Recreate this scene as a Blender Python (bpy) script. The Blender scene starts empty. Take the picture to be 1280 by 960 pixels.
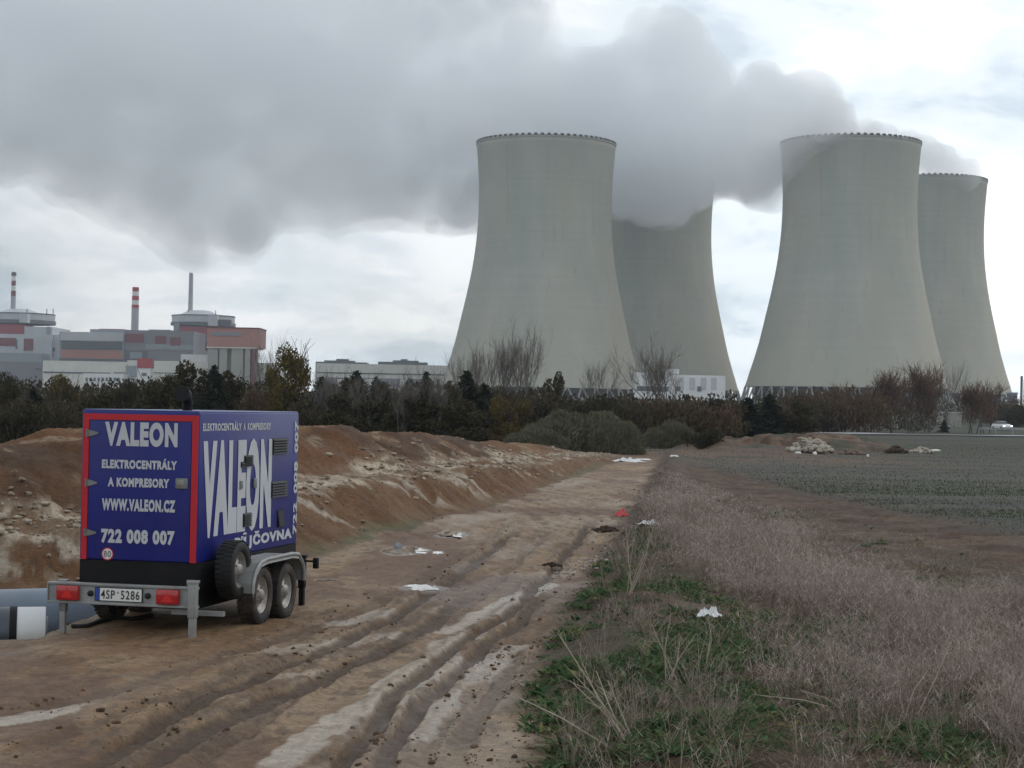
import bpy, bmesh, math, random
import numpy as np
from mathutils import Vector, Matrix

random.seed(7)
RNG = np.random.default_rng(7)
S = bpy.context.scene
COL = S.collection
R = math.radians

# ------------------------------------------------------------------ camera
W0, H0, F = 1280.0, 960.0, 2300.0          # reference frame and focal length in its pixels
CAM_Z = 2.27
ROLL = R(1.1)
PITCH = math.atan((510 - 480) / F)
fwd = Vector((0, math.cos(PITCH), math.sin(PITCH)))
right0 = Vector((1, 0, 0))
up0 = right0.cross(fwd)
right = right0 * math.cos(ROLL) + up0 * math.sin(ROLL)
up = up0 * math.cos(ROLL) - right0 * math.sin(ROLL)
cam = bpy.data.cameras.new('camera')
cam.sensor_width = 36
cam.lens = 36 * F / W0
cam.clip_start = 0.1
cam.clip_end = 20000
camo = bpy.data.objects.new('camera', cam)
COL.objects.link(camo)
m = Matrix((right, up, -fwd)).transposed().to_4x4()
m.translation = (0, 0, CAM_Z)
camo.matrix_world = m
S.camera = camo

# ------------------------------------------------------------------ sky, sun, exposure
SUN_EL, SUN_AZ = R(38), R(62)               # azimuth clockwise from the view direction (+Y)
sun_dir = Vector((math.sin(SUN_AZ) * math.cos(SUN_EL), math.cos(SUN_AZ) * math.cos(SUN_EL), math.sin(SUN_EL)))
w = bpy.data.worlds.new('World')
S.world = w
w.use_nodes = True
nt = w.node_tree
nt.nodes.clear()
def wn(t, **k):
    n = nt.nodes.new(t)
    for a, b in k.items():
        setattr(n, a, b)
    return n
L = nt.links.new
out = wn('ShaderNodeOutputWorld')
bg = wn('ShaderNodeBackground')
bg.inputs['Strength'].default_value = 0.118
sky = wn('ShaderNodeTexSky', sky_type='NISHITA')
sky.sun_disc = False
sky.sun_elevation = SUN_EL
sky.sun_rotation = SUN_AZ
sky.air_density = 1.0
sky.dust_density = 2.0
tc = wn('ShaderNodeTexCoord')
mp = wn('ShaderNodeMapping')
mp.inputs['Scale'].default_value = (1.0, 1.0, 2.6)
mp.inputs['Location'].default_value = (0.37, 0.2, 0.11)
L(tc.outputs['Generated'], mp.inputs['Vector'])
def noise(scale, detail, rough, dist=0.0):
    n = wn('ShaderNodeTexNoise')
    n.inputs['Scale'].default_value = scale
    n.inputs['Detail'].default_value = detail
    n.inputs['Roughness'].default_value = rough
    n.inputs['Distortion'].default_value = dist
    L(mp.outputs['Vector'], n.inputs['Vector'])
    return n.outputs['Fac']
def ramp(src, stops):
    r = wn('ShaderNodeValToRGB')
    r.color_ramp.interpolation = 'EASE'
    e = r.color_ramp.elements
    e[0].position, e[0].color = stops[0]
    e[1].position, e[1].color = stops[-1]
    for p, c in stops[1:-1]:
        x = e.new(p)
        x.color = c
    L(src, r.inputs['Fac'])
    return r.outputs['Color']
def mix(a, b, fac, mode='MIX'):
    x = wn('ShaderNodeMix', data_type='RGBA', blend_type=mode)
    for s, v in ((x.inputs[0], fac), (x.inputs[6], a), (x.inputs[7], b)):
        if isinstance(v, (int, float)):
            s.default_value = v
        elif isinstance(v, tuple):
            s.default_value = v
        else:
            L(v, s)
    return x.outputs[2]
def g(v, a=1.0):
    return (v, v, v, a)
# broad cloud deck (thick and thin) and the bright side towards the veiled sun
deck = ramp(noise(7.0, 8.0, 0.58, 0.35), [(0.34, (5.9, 6.8, 7.6, 1)), (0.47, (8.4, 9.1, 9.6, 1)), (0.60, (10.4, 10.7, 10.9, 1))])
dotn = wn('ShaderNodeVectorMath', operation='DOT_PRODUCT')
dotn.inputs[1].default_value = (0.27, 0.95, 0.13)
L(tc.outputs['Generated'], dotn.inputs[0])
glow = ramp(dotn.outputs['Value'], [(0.84, g(0.76)), (0.955, g(0.94)), (1.0, g(1.2))])
deck2 = mix(deck, glow, 1.0, 'MULTIPLY')
cover = ramp(noise(3.1, 6.0, 0.6, 0.3), [(0.38, g(0.72)), (0.56, g(0.97))])
final = mix(sky.outputs['Color'], deck2, cover)
L(final, bg.inputs['Color'])
L(bg.outputs[0], out.inputs['Surface'])

sl = bpy.data.lights.new('sun', 'SUN')
sl.energy = 0.55
sl.angle = R(14)
sl.color = (1.0, 0.95, 0.88)
so = bpy.data.objects.new('sun', sl)
so.rotation_euler = (-sun_dir).to_track_quat('-Z', 'Y').to_euler()
so.location = (200, -50, 300)
COL.objects.link(so)

S.view_settings.view_transform = 'Standard'
S.view_settings.look = 'None'
S.view_settings.exposure = 0.0
S.view_settings.gamma = 1.0
S.view_settings.use_curve_mapping = False
S.render.engine = 'CYCLES'
S.cycles.max_bounces = 14
S.cycles.diffuse_bounces = 3
S.cycles.glossy_bounces = 3
S.cycles.volume_bounces = 14
S.cycles.transparent_max_bounces = 16
S.cycles.use_denoising = True

# ------------------------------------------------------------------ helpers
def hor(px):
    return 510 + (px - 640) * math.tan(ROLL)
def ray(px, py):
    return fwd + right * ((px - W0 / 2) / F) - up * ((py - H0 / 2) / F)
def P(px, py, D):
    """world point seen at photo pixel (px, py), D metres ahead"""
    d = ray(px, py)
    return Vector((0, 0, CAM_Z)) + d * (D / d.y)
def G(px, py, z=0.0):
    """point on the level z seen at photo pixel"""
    d = ray(px, py)
    return Vector((0, 0, CAM_Z)) + d * ((z - CAM_Z) / d.z)
def GL(pts, z=0.0):
    return np.array([G(a, b, z)[:2] for a, b in pts])

def tag(o, label=None, cat=None, group=None, kind=None):
    if label: o['label'] = label
    if cat: o['category'] = cat
    if group: o['group'] = group
    if kind: o['kind'] = kind
    return o
def empty(name, loc, label, cat, group=None, rz=0.0):
    o = bpy.data.objects.new(name, None)
    o.location = loc
    o.rotation_euler = (0, 0, rz)
    COL.objects.link(o)
    return tag(o, label, cat, group)
def children(o):
    return [c for c in COL.objects if c.parent == o]
def copy_tree(o, parent=None):
    c = o.copy()
    COL.objects.link(c)
    c.parent = parent
    for ch in CHILD.get(o.name, []):
        copy_tree(ch, c)
    return c
CHILD = {}

class MB:
    """collects shapes and links them as ONE mesh object"""
    def __init__(self):
        self.v, self.f, self.mi, self.sm = [], [], [], []
    def add(self, vs, fs, mi=0, smooth=False):
        b = len(self.v)
        self.v += [tuple(x) for x in vs]
        for f in fs:
            self.f.append([b + i for i in f])
            self.mi.append(mi)
            self.sm.append(smooth)
    def box(self, a, b, mi=0, bev=0.0):
        x0, y0, z0 = a
        x1, y1, z1 = b
        if bev <= 0:
            vs = [(x, y, z) for z in (z0, z1) for y in (y0, y1) for x in (x0, x1)]
            self.add(vs, [(0, 2, 3, 1), (4, 5, 7, 6), (0, 1, 5, 4), (2, 6, 7, 3), (0, 4, 6, 2), (1, 3, 7, 5)], mi)
        else:
            bm = bmesh.new()
            bmesh.ops.create_cube(bm, size=1)
            for v in bm.verts:
                v.co = ((x0 + x1) / 2 + v.co.x * (x1 - x0), (y0 + y1) / 2 + v.co.y * (y1 - y0), (z0 + z1) / 2 + v.co.z * (z1 - z0))
            bmesh.ops.bevel(bm, geom=list(bm.edges), offset=bev, segments=3, affect='EDGES', profile=0.5)
            bm.verts.index_update()
            self.add([v.co[:] for v in bm.verts], [[v.index for v in f.verts] for f in bm.faces], mi, True)
            bm.free()
    def tube(self, pts, rad, n=8, mi=0, cap=True, smooth=True):
        pts = [Vector(p) for p in pts]
        rads = rad if isinstance(rad, (list, tuple)) else [rad] * len(pts)
        vs = []
        for i, p in enumerate(pts):
            d = (pts[min(i + 1, len(pts) - 1)] - pts[max(i - 1, 0)]).normalized()
            a = d.orthogonal().normalized() if i == 0 else (a - d * a.dot(d)).normalized()
            b = d.cross(a)
            for k in range(n):
                t = 2 * math.pi * k / n
                vs.append(p + (a * math.cos(t) + b * math.sin(t)) * rads[i])
        fs = []
        for i in range(len(pts) - 1):
            for k in range(n):
                fs.append((i * n + k, i * n + (k + 1) % n, (i + 1) * n + (k + 1) % n, (i + 1) * n + k))
        self.add(vs, fs, mi, smooth)
        if cap:
            self.add(vs[:n], [tuple(range(n))[::-1]], mi)
            self.add(vs[-n:], [tuple(range(n))], mi)
    def lathe(self, prof, n=48, axis='z', c=(0, 0, 0), mi=0, smooth=True, caps=False):
        vs = []
        for r, h in prof:
            for k in range(n):
                t = 2 * math.pi * k / n
                if axis == 'z':
                    p = (c[0] + r * math.cos(t), c[1] + r * math.sin(t), c[2] + h)
                elif axis == 'x':
                    p = (c[0] + h, c[1] + r * math.cos(t), c[2] + r * math.sin(t))
                else:
                    p = (c[0] + r * math.sin(t), c[1] + h, c[2] + r * math.cos(t))
                vs.append(p)
        fs = []
        for i in range(len(prof) - 1):
            for k in range(n):
                fs.append((i * n + k, i * n + (k + 1) % n, (i + 1) * n + (k + 1) % n, (i + 1) * n + k))
        if caps:
            fs.append(tuple(range(n))[::-1])
            fs.append(tuple(range((len(prof) - 1) * n, len(prof) * n)))
        self.add(vs, fs, mi, smooth)
    def build(self, name, mats, parent=None, loc=None):
        me = bpy.data.meshes.new(name)
        me.from_pydata(self.v, [], self.f)
        for mm in (mats if isinstance(mats, (list, tuple)) else [mats]):
            me.materials.append(mm)
        me.polygons.foreach_set('material_index', self.mi)
        me.polygons.foreach_set('use_smooth', self.sm)
        me.validate()
        me.update()
        o = bpy.data.objects.new(name, me)
        if loc is not None:
            o.location = loc
        COL.objects.link(o)
        if parent is not None:
            o.parent = parent
            CHILD.setdefault(parent.name, []).append(o)
        return o

def np_mesh(name, verts, faces_by_n, mat, cols=None, parent=None, smooth=False):
    """verts (n,3); faces_by_n: list of (m,k) index arrays; cols (n,4) point colours"""
    me = bpy.data.meshes.new(name)
    verts = np.asarray(verts, dtype=np.float32)
    me.vertices.add(len(verts))
    me.vertices.foreach_set('co', verts.ravel())
    loops = np.concatenate([f.ravel() for f in faces_by_n]).astype(np.int32)
    tot = np.concatenate([np.full(len(f), f.shape[1], np.int32) for f in faces_by_n])
    start = np.concatenate([[0], np.cumsum(tot)[:-1]]).astype(np.int32)
    me.loops.add(len(loops))
    me.loops.foreach_set('vertex_index', loops)
    me.polygons.add(len(tot))
    me.polygons.foreach_set('loop_start', start)
    if smooth:
        me.polygons.foreach_set('use_smooth', np.ones(len(tot), bool))
    if cols is not None:
        at = me.attributes.new('Col', 'FLOAT_COLOR', 'POINT')
        at.data.foreach_set('color', np.asarray(cols, np.float32).ravel())
    me.materials.append(mat)
    me.update(calc_edges=True)
    me.validate()
    o = bpy.data.objects.new(name, me)
    COL.objects.link(o)
    if parent is not None:
        o.parent = parent
        CHILD.setdefault(parent.name, []).append(o)
    return o

# value noise
def _h(ix, iy, iz, seed):
    n = (ix.astype(np.int64) * 374761393 + iy.astype(np.int64) * 668265263 + iz.astype(np.int64) * 2147483647 + seed * 974634777) & 0xffffffff
    n = ((n ^ (n >> 13)) * 1274126177) & 0xffffffff
    n = ((n ^ (n >> 16)) * 2246822519) & 0xffffffff
    return ((n ^ (n >> 15)) & 0xffffff) / float(0xffffff)
def vn2(x, y, seed=0):
    ix, iy = np.floor(x), np.floor(y)
    fx, fy = x - ix, y - iy
    fx, fy = fx * fx * (3 - 2 * fx), fy * fy * (3 - 2 * fy)
    z = np.zeros_like(ix)
    a, b = _h(ix, iy, z, seed), _h(ix + 1, iy, z, seed)
    c, d = _h(ix, iy + 1, z, seed), _h(ix + 1, iy + 1, z, seed)
    return (a + (b - a) * fx) * (1 - fy) + (c + (d - c) * fx) * fy
def vn3(x, y, z, seed=0):
    ix, iy, iz = np.floor(x), np.floor(y), np.floor(z)
    f = [t - i for t, i in ((x, ix), (y, iy), (z, iz))]
    f = [t * t * (3 - 2 * t) for t in f]
    r = 0
    for dx in (0, 1):
        for dy in (0, 1):
            for dz in (0, 1):
                wgt = (f[0] if dx else 1 - f[0]) * (f[1] if dy else 1 - f[1]) * (f[2] if dz else 1 - f[2])
                r = r + wgt * _h(ix + dx, iy + dy, iz + dz, seed)
    return r
def fbm(x, y, oct=4, seed=0, gain=0.5):
    r, a, t = 0, 1.0, 0
    for i in range(oct):
        r = r + a * vn2(x * 2 ** i + 17.3 * i, y * 2 ** i - 9.1 * i, seed + i)
        t += a
        a *= gain
    return r / t
def sstep(a, b, x):
    t = np.clip((x - a) / (b - a), 0, 1)
    return t * t * (3 - 2 * t)
def poly_dist(pts, x, y):
    """distance, signed side (+ = left of the line's direction) and run along a polyline"""
    best = np.full(x.shape, 1e9)
    side = np.zeros(x.shape)
    run = np.zeros(x.shape)
    acc = 0.0
    n = len(pts) - 1
    for i in range(n):
        (ax, ay), (bx, by) = pts[i], pts[i + 1]
        dx, dy = bx - ax, by - ay
        l2 = dx * dx + dy * dy
        t = ((x - ax) * dx + (y - ay) * dy) / l2
        lo = -1e9 if i == 0 else 0.0
        hi = 1e9 if i == n - 1 else 1.0
        t = np.clip(t, lo, hi)
        qx, qy = x - (ax + t * dx), y - (ay + t * dy)
        d = np.hypot(qx, qy)
        mm = d < best
        best = np.where(mm, d, best)
        side = np.where(mm, np.sign(dx * qy - dy * qx), side)
        run = np.where(mm, acc + t * math.sqrt(l2), run)
        acc += math.sqrt(l2)
    return best, side, run

# ------------------------------------------------------------------ materials
def mat(name, col, rough=0.7, var=0.15, scale=3.0, bump=0.0, bscale=20.0, metal=0.0, spec=0.5, coat=0.0, dirt=None, dirt_amt=0.0, emit=None):
    mm = bpy.data.materials.new(name)
    mm.use_nodes = True
    n = mm.node_tree.nodes
    l = mm.node_tree.links.new
    b = n['Principled BSDF']
    b.inputs['Roughness'].default_value = rough
    b.inputs['Metallic'].default_value = metal
    b.inputs['Specular IOR Level'].default_value = spec
    b.inputs['Coat Weight'].default_value = coat
    t = n.new('ShaderNodeTexCoord')
    nz = n.new('ShaderNodeTexNoise')
    nz.inputs['Scale'].default_value = scale
    nz.inputs['Detail'].default_value = 6
    nz.inputs['Roughness'].default_value = 0.6
    l(t.outputs['Object'], nz.inputs['Vector'])
    r = n.new('ShaderNodeValToRGB')
    r.color_ramp.elements[0].position = 0.3
    r.color_ramp.elements[1].position = 0.7
    r.color_ramp.elements[0].color = tuple(c * (1 - var) for c in col) + (1,)
    r.color_ramp.elements[1].color = tuple(min(1, c * (1 + var)) for c in col) + (1,)
    l(nz.outputs['Fac'], r.inputs['Fac'])
    src = r.outputs['Color']
    if dirt is not None:
        n2 = n.new('ShaderNodeTexNoise')
        n2.inputs['Scale'].default_value = scale * 0.7
        n2.inputs['Detail'].default_value = 8
        n2.inputs['Roughness'].default_value = 0.7
        l(t.outputs['Object'], n2.inputs['Vector'])
        r2 = n.new('ShaderNodeValToRGB')
        r2.color_ramp.elements[0].position = 0.45
        r2.color_ramp.elements[1].position = 0.72
        r2.color_ramp.elements[0].color = (0, 0, 0, 1)
        r2.color_ramp.elements[1].color = (dirt_amt,) * 3 + (1,)
        l(n2.outputs['Fac'], r2.inputs['Fac'])
        x = n.new('ShaderNodeMix')
        x.data_type = 'RGBA'
        l(r2.outputs['Color'], x.inputs[0])
        l(src, x.inputs[6])
        x.inputs[7].default_value = tuple(dirt) + (1,)
        src = x.outputs[2]
    l(src, b.inputs['Base Color'])
    if bump > 0:
        n3 = n.new('ShaderNodeTexNoise')
        n3.inputs['Scale'].default_value = bscale
        n3.inputs['Detail'].default_value = 5
        l(t.outputs['Object'], n3.inputs['Vector'])
        bp = n.new('ShaderNodeBump')
        bp.inputs['Strength'].default_value = bump
        bp.inputs['Distance'].default_value = 0.05
        l(n3.outputs['Fac'], bp.inputs['Height'])
        l(bp.outputs[0], b.inputs['Normal'])
    if emit:
        b.inputs['Emission Color'].default_value = tuple(emit[0]) + (1,)
        b.inputs['Emission Strength'].default_value = emit[1]
    return mm

def mat_terrain():
    mm = bpy.data.materials.new('earth')
    mm.use_nodes = True
    n = mm.node_tree.nodes
    l = mm.node_tree.links.new
    b = n['Principled BSDF']
    at = n.new('ShaderNodeAttribute')
    at.attribute_name = 'Col'
    geo = n.new('ShaderNodeNewGeometry')
    def nz(scale, det, rg=0.6):
        x = n.new('ShaderNodeTexNoise')
        x.inputs['Scale'].default_value = scale
        x.inputs['Detail'].default_value = det
        x.inputs['Roughness'].default_value = rg
        l(geo.outputs['Position'], x.inputs['Vector'])
        return x.outputs['Fac']
    def rmp(src, a, b_, p0=0.3, p1=0.7):
        r = n.new('ShaderNodeMapRange')
        r.inputs[1].default_value = p0
        r.inputs[2].default_value = p1
        r.inputs[3].default_value = a
        r.inputs[4].default_value = b_
        l(src, r.inputs[0])
        return r.outputs[0]
    fine = nz(9.0, 8, 0.7)
    k0 = rmp(fine, 0.62, 1.40)
    k1 = rmp(nz(38.0, 4, 0.6), 0.72, 1.28)
    km = n.new('ShaderNodeMath')
    km.operation = 'MULTIPLY'
    l(k0, km.inputs[0])
    l(k1, km.inputs[1])
    k = km.outputs[0]
    v = n.new('ShaderNodeVectorMath')
    v.operation = 'SCALE'
    l(at.outputs['Color'], v.inputs[0])
    l(k, v.inputs['Scale'])
    l(v.outputs[0], b.inputs['Base Color'])
    rr = n.new('ShaderNodeMapRange')
    rr.inputs[3].default_value = 0.92
    rr.inputs[4].default_value = 0.13
    # wetness (alpha) broken up by noise
    ad = n.new('ShaderNodeMath')
    ad.operation = 'MULTIPLY_ADD'
    l(nz(3.0, 7, 0.65), ad.inputs[0])
    ad.inputs[1].default_value = 0.5
    sb = n.new('ShaderNodeMath')
    sb.operation = 'SUBTRACT'
    l(at.outputs['Alpha'], sb.inputs[0])
    sb.inputs[1].default_value = 0.25
    l(sb.outputs[0], ad.inputs[2])
    l(ad.outputs[0], rr.inputs[0])
    l(rr.outputs[0], b.inputs['Roughness'])
    b.inputs['Specular IOR Level'].default_value = 0.35
    bp = n.new('ShaderNodeBump')
    bp.inputs['Distance'].default_value = 0.06
    st = n.new('ShaderNodeMapRange')
    st.inputs[3].default_value = 1.0
    st.inputs[4].default_value = 0.05
    l(ad.outputs[0], st.inputs[0])
    l(st.outputs[0], bp.inputs['Strength'])
    l(nz(11.0, 10, 0.72), bp.inputs['Height'])
    l(bp.outputs[0], b.inputs['Normal'])
    return mm

def mat_attr(name, rough=0.8, trans=0.3):
    mm = bpy.data.materials.new(name)
    mm.use_nodes = True
    n = mm.node_tree.nodes
    l = mm.node_tree.links.new
    n.clear()
    o = n.new('ShaderNodeOutputMaterial')
    at = n.new('ShaderNodeAttribute')
    at.attribute_name = 'Col'
    d = n.new('ShaderNodeBsdfDiffuse')
    t = n.new('ShaderNodeBsdfTranslucent')
    x = n.new('ShaderNodeMixShader')
    x.inputs[0].default_value = trans
    l(at.outputs['Color'], d.inputs['Color'])
    l(at.outputs['Color'], t.inputs['Color'])
    l(d.outputs[0], x.inputs[1])
    l(t.outputs[0], x.inputs[2])
    l(x.outputs[0], o.inputs['Surface'])
    return mm

M_EARTH = mat_terrain()
M_BLADE = mat_attr('plant_tissue', trans=0.25)
M_LEAF = mat_attr('leaf_tissue', trans=0.2)

# ------------------------------------------------------------------ terrain
FOOT = GL([(-700, 748), (-200, 742), (0, 739), (100, 737), (250, 730), (375, 702), (420, 690), (480, 668), (560, 650), (620, 633), (680, 612), (740, 590), (775, 576), (800, 566), (812, 558)])
EDGE = GL([(630, 1100), (645, 960), (662, 850), (695, 770), (730, 720), (768, 660), (798, 620), (815, 590), (828, 568), (838, 558)])
STRIP = GL([(838, 580), (880, 592), (960, 618), (1050, 645), (1160, 672), (1290, 706), (1500, 760)])
RUTS = [  # photo polylines of the deep tyre tracks: (points, half width m, depth m)
    ([(395, 1000), (440, 940), (500, 865), (560, 810), (640, 762), (700, 705), (740, 650)], 0.085, 0.09),
    ([(455, 1000), (495, 925), (530, 880), (580, 828), (640, 783), (690, 735)], 0.08, 0.075),
    ([(60, 985), (150, 935), (280, 862), (400, 816), (485, 775), (570, 722), (650, 660)], 0.11, 0.075),
    ([(120, 1000), (250, 915), (345, 870), (440, 830), (520, 790), (600, 735)], 0.10, 0.055),
    ([(-60, 910), (120, 870), (300, 815), (420, 775), (510, 735), (600, 680)], 0.12, 0.03),
    ([(-60, 960), (60, 925), (200, 880), (330, 832), (430, 796)], 0.10, 0.03),
    ([(560, 960), (590, 900), (625, 845), (665, 790)], 0.09, 0.04),
]
WETS = [([(330, 965), (400, 915), (470, 872), (530, 828), (575, 795)], 0.13), ([(478, 905), (520, 862), (565, 822), (625, 775)], 0.055), ([(530, 915), (575, 860), (615, 825), (640, 805)], 0.12),
        ([(520, 795), (560, 790), (620, 760), (680, 735)], 0.16), ([(365, 812), (410, 808), (455, 800)], 0.22), ([(0, 905), (60, 890), (110, 880)], 0.10), ([(420, 780), (450, 772), (480, 765)], 0.18), ([(250, 880), (330, 850), (400, 838)], 0.07)]
WETW = [(GL(p), hw) for p, hw in WETS]
RUTW = [(GL(p), hw, dp) for p, hw, dp in RUTS]
_rr = random.Random(3)
for k in range(14):                           # fainter older tracks either side
    bp_ = GL(RUTS[k % 4][0])
    sh = _rr.uniform(-1.6, 1.0) + (0.3 if k % 2 else -0.3)
    RUTW.append((bp_ + np.array([[sh + _rr.uniform(-.12, .12), 0] for _ in bp_]), _rr.uniform(0.045, 0.09), _rr.uniform(0.012, 0.028)))
PUDDLES = [  # standing water: centre px, half sizes px
    (508, 688, 26, 5.0), (566, 668, 19, 4.2), (531, 734, 28, 4.2), (408, 725, 14, 2.0), (548, 690, 7, 2)]

def crest_amp(run):
    # crest height along the foot line (metres from its start)
    return np.interp(run, CR_RUN, CR_H)
_acc = np.concatenate([[0], np.cumsum(np.hypot(*np.diff(FOOT, axis=0).T))])
CR_RUN = [_acc[0], _acc[2], _acc[4], _acc[5], _acc[6], _acc[8], _acc[9], _acc[10], _acc[11], _acc[12], _acc[14]]
CR_H = [0.95, 1.0, 1.06, 1.18, 1.28, 1.30, 1.24, 1.0, 0.62, 0.35, 0.1]

def terrain(x, y, detail=True):
    """height, colour rgb, wetness, zone (0 ground, 1 road, 2 bank)"""
    z = np.zeros_like(x)
    # far ground rises to the level of the power station
    z += 8.0 * sstep(230, 950, y) + 3.5 * sstep(150, 700, x) * sstep(230, 950, y)
    df, sf, rf = poly_dist(FOOT, x, y)
    s = df * sf                                   # metres behind the foot of the bank
    de, se, re_ = poly_dist(EDGE, x, y)
    e = -de * se                                  # metres right of the road's edge
    dsx, ss, rs = poly_dist(STRIP, x, y)
    q = -dsx * ss                                 # right (near) side of the bare strip is positive
    near = sstep(140, 70, y)
    wob = fbm(x * 0.7, y * 0.7, 3, 11) - 0.5
    wob2 = fbm(x * 2.2, y * 2.2, 4, 12) - 0.5
    s2 = s + wob * 0.7 + wob2 * 0.25
    e2 = e + wob * 0.5 + wob2 * 0.45
    q2 = q + wob * 1.2 + wob2 * 0.5
    bank = sstep(-0.05, 0.25, s2) * sstep(95, 80, y)
    road = sstep(0.25, -0.25, e2) * (1 - bank) * sstep(105, 80, y)
    road = road * sstep(-30, -26, x) 
    # ---- heights
    H = crest_amp(rf) * 1.06 + 0.12 * sstep(_acc[4], _acc[5], rf)
    ledge = np.minimum(0.85, H * 0.62)
    lump = fbm(rf * 0.33 + s * 0.1, s * 0.12, 2, 21)
    mound = np.abs(np.sin(rf * 0.42 + 1.2 * np.sin(rf * 0.17) + 0.9)) ** 0.7
    Hc = H * (0.92 + 0.26 * mound + 0.25 * (lump - 0.5)) + 0.05
    prof = ledge * sstep(0.0, 1.5, s2) * (0.92 + 0.16 * fbm(rf * 1.3, s * 0.8, 3, 25))
    prof += (Hc - ledge) * sstep(1.95, 3.9, s2 + 0.7 * (mound - 0.5))
    prof *= sstep(11.5, 7.5, s2) * (1 - 0.35 * sstep(4.4, 7.0, s2))
    rough = (fbm(x * 1.6, y * 1.6, 5, 31, 0.6) - 0.5) * 0.26
    prof += rough * sstep(0.2, 1.0, s2) * np.clip(H, 0.2, 1) * sstep(14, 8, s2)
    # erosion gullies down the face of the bank
    gul = np.abs(vn2(rf * 2.6 + s * 0.9, s * 0.25, 41) - 0.5) * 2
    prof -= 0.11 * (1 - gul) * sstep(0.1, 0.7, s2) * sstep(2.4, 1.3, s2) * np.clip(H, 0, 1)
    z += np.where(s2 > -0.3, prof, 0) * sstep(100, 80, y)
    # trench with the pipes, left of the trailer
    tx = np.interp(y, [16, 17.6, 18.4, 19.8, 22.0], [-5.2, -4.5, -4.4, -4.3, -4.3])
    tren = sstep(0.0, 0.45, tx - x + wob2 * 0.3) * sstep(0.2, -0.5, s) * sstep(17.35, 17.95, y)
    z -= 0.5 * tren
    # road: gentle waves, mud texture and ruts
    zr = 0.05 * (fbm(x * 0.8, y * 0.5, 3, 51) - 0.5) + 0.030 * (fbm(x * 3.0, y * 2.4, 5, 52, 0.5) - 0.5)
    ca, sa = math.cos(R(13)), math.sin(R(13))     # main run of the traffic
    ul, vl = x * ca - y * sa, x * sa + y * ca
    ribs = fbm(ul * 3.2, vl * 0.35, 3, 53) - 0.5
    zr += 0.018 * ribs
    crumb = np.abs(fbm(x * 7.5, y * 6.0, 3, 59, 0.6) - 0.5) * 2
    zr += 0.008 * (0.3 - crumb) * sstep(0.42, 0.62, fbm(ul * 1.3, vl * 0.4, 3, 60))
    rutm = np.zeros_like(x)
    ridge = np.zeros_like(x)
    if detail:
        sel = (y > 7) & (y < 70) & (np.abs(x) < 14)
        xs, ys = x[sel], y[sel]
        rm, rd, dz = np.zeros_like(xs), np.zeros_like(xs), np.zeros_like(xs)
        wx = (fbm(xs * 1.8, ys * 1.2, 4, 61, 0.6) - 0.5) * 0.20
        for pts, hw, dp in RUTW:
            d, sd, rr_ = poly_dist(pts, xs, ys)
            d = np.abs(d * sd + wx)
            a = np.exp(-(d / hw) ** 8)
            b_ = np.exp(-((d - hw * 1.75) / (hw * 0.6)) ** 2)
            cl = 0.5 + fbm(xs * 5, ys * 5, 3, 62)
            fade = sstep(0, 1.5, rr_) * sstep(0, 2.5, (np.hypot(*np.diff(pts, axis=0).T).sum() - rr_))
            dz += fade * (-0.6 * dp * a + dp * 0.28 * b_ * np.clip(cl * 1.6 - 0.9, 0, 1.4) * (0.6 + 0.8 * fbm(xs * 11, ys * 9, 2, 63)))
            rm = np.maximum(rm, a * fade * min(1, (dp / 0.05) ** 1.3))
            rd = np.maximum(rd, b_ * fade * min(1, (dp / 0.05) ** 1.3))
        zr[sel] += dz
        zr[sel] += 0.030 * (fbm(xs * 13, ys * 9, 3, 69, 0.6) - 0.5) * np.clip(rd + 0.5 * rm + 0.25, 0, 1)
        rutm[sel] = rm
        ridge[sel] = rd
    # wet film and puddles lie level in the low places
    wet = sstep(0.50, 0.66, fbm(ul * 1.1, vl * 0.22, 4, 54) + 0.10 * (fbm(x * 4, y * 3, 3, 55) - 0.5))
    wet *= sstep(9, 11, y) * sstep(75, 50, y)
    pud = np.zeros_like(x)
    for (cx, cy, hx, hy) in PUDDLES:
        c = G(cx, cy)
        ax = abs(G(cx + hx, cy)[0] - c[0])
        ay = abs(G(cx, cy - hy)[1] - G(cx, cy + hy)[1]) / 2
        sk = 0.35 if hy > 20 else 0.0             # long ones follow the tracks
        xx, yy = (x - c[0]) - sk * (y - c[1]), y - c[1]
        d = np.hypot(xx / ax, yy / ay)
        d = d + (fbm(x * 3.2, y * 1.6, 4, 57) - 0.5) * 0.5
        pud = np.maximum(pud, sstep(1.35, 1.05, d))
    film = np.zeros_like(x)
    if detail:
        fm = np.zeros_like(xs)
        wn_ = (fbm(xs * 2.6, ys * 1.6, 4, 64, 0.6) - 0.5) * 0.34
        for pts, hw in WETW:
            d, _s, r_ = poly_dist(pts, xs, ys)
            tot = np.hypot(*np.diff(pts, axis=0).T).sum()
            d = d + wn_ + 0.3 * np.clip(-r_, 0, 9) + 0.3 * np.clip(r_ - tot, 0, 9)
            fm = np.maximum(fm, sstep(hw * 1.15, hw * 0.75, d))
        film[sel] = fm
        film *= (1 - 0.9 * rutm) * (1 - 0.5 * ridge)
        zr = zr * (1 - 0.75 * film)
    flat = np.clip(pud, 0, 1)
    zr = zr * (1 - flat) + (-0.012) * flat
    z += zr * np.clip(road + 0.2, 0, 1) * near
    # verge: low uneven ridge of pushed-up soil along the road
    ver = sstep(-0.1, 0.5, e2) * near
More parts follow.
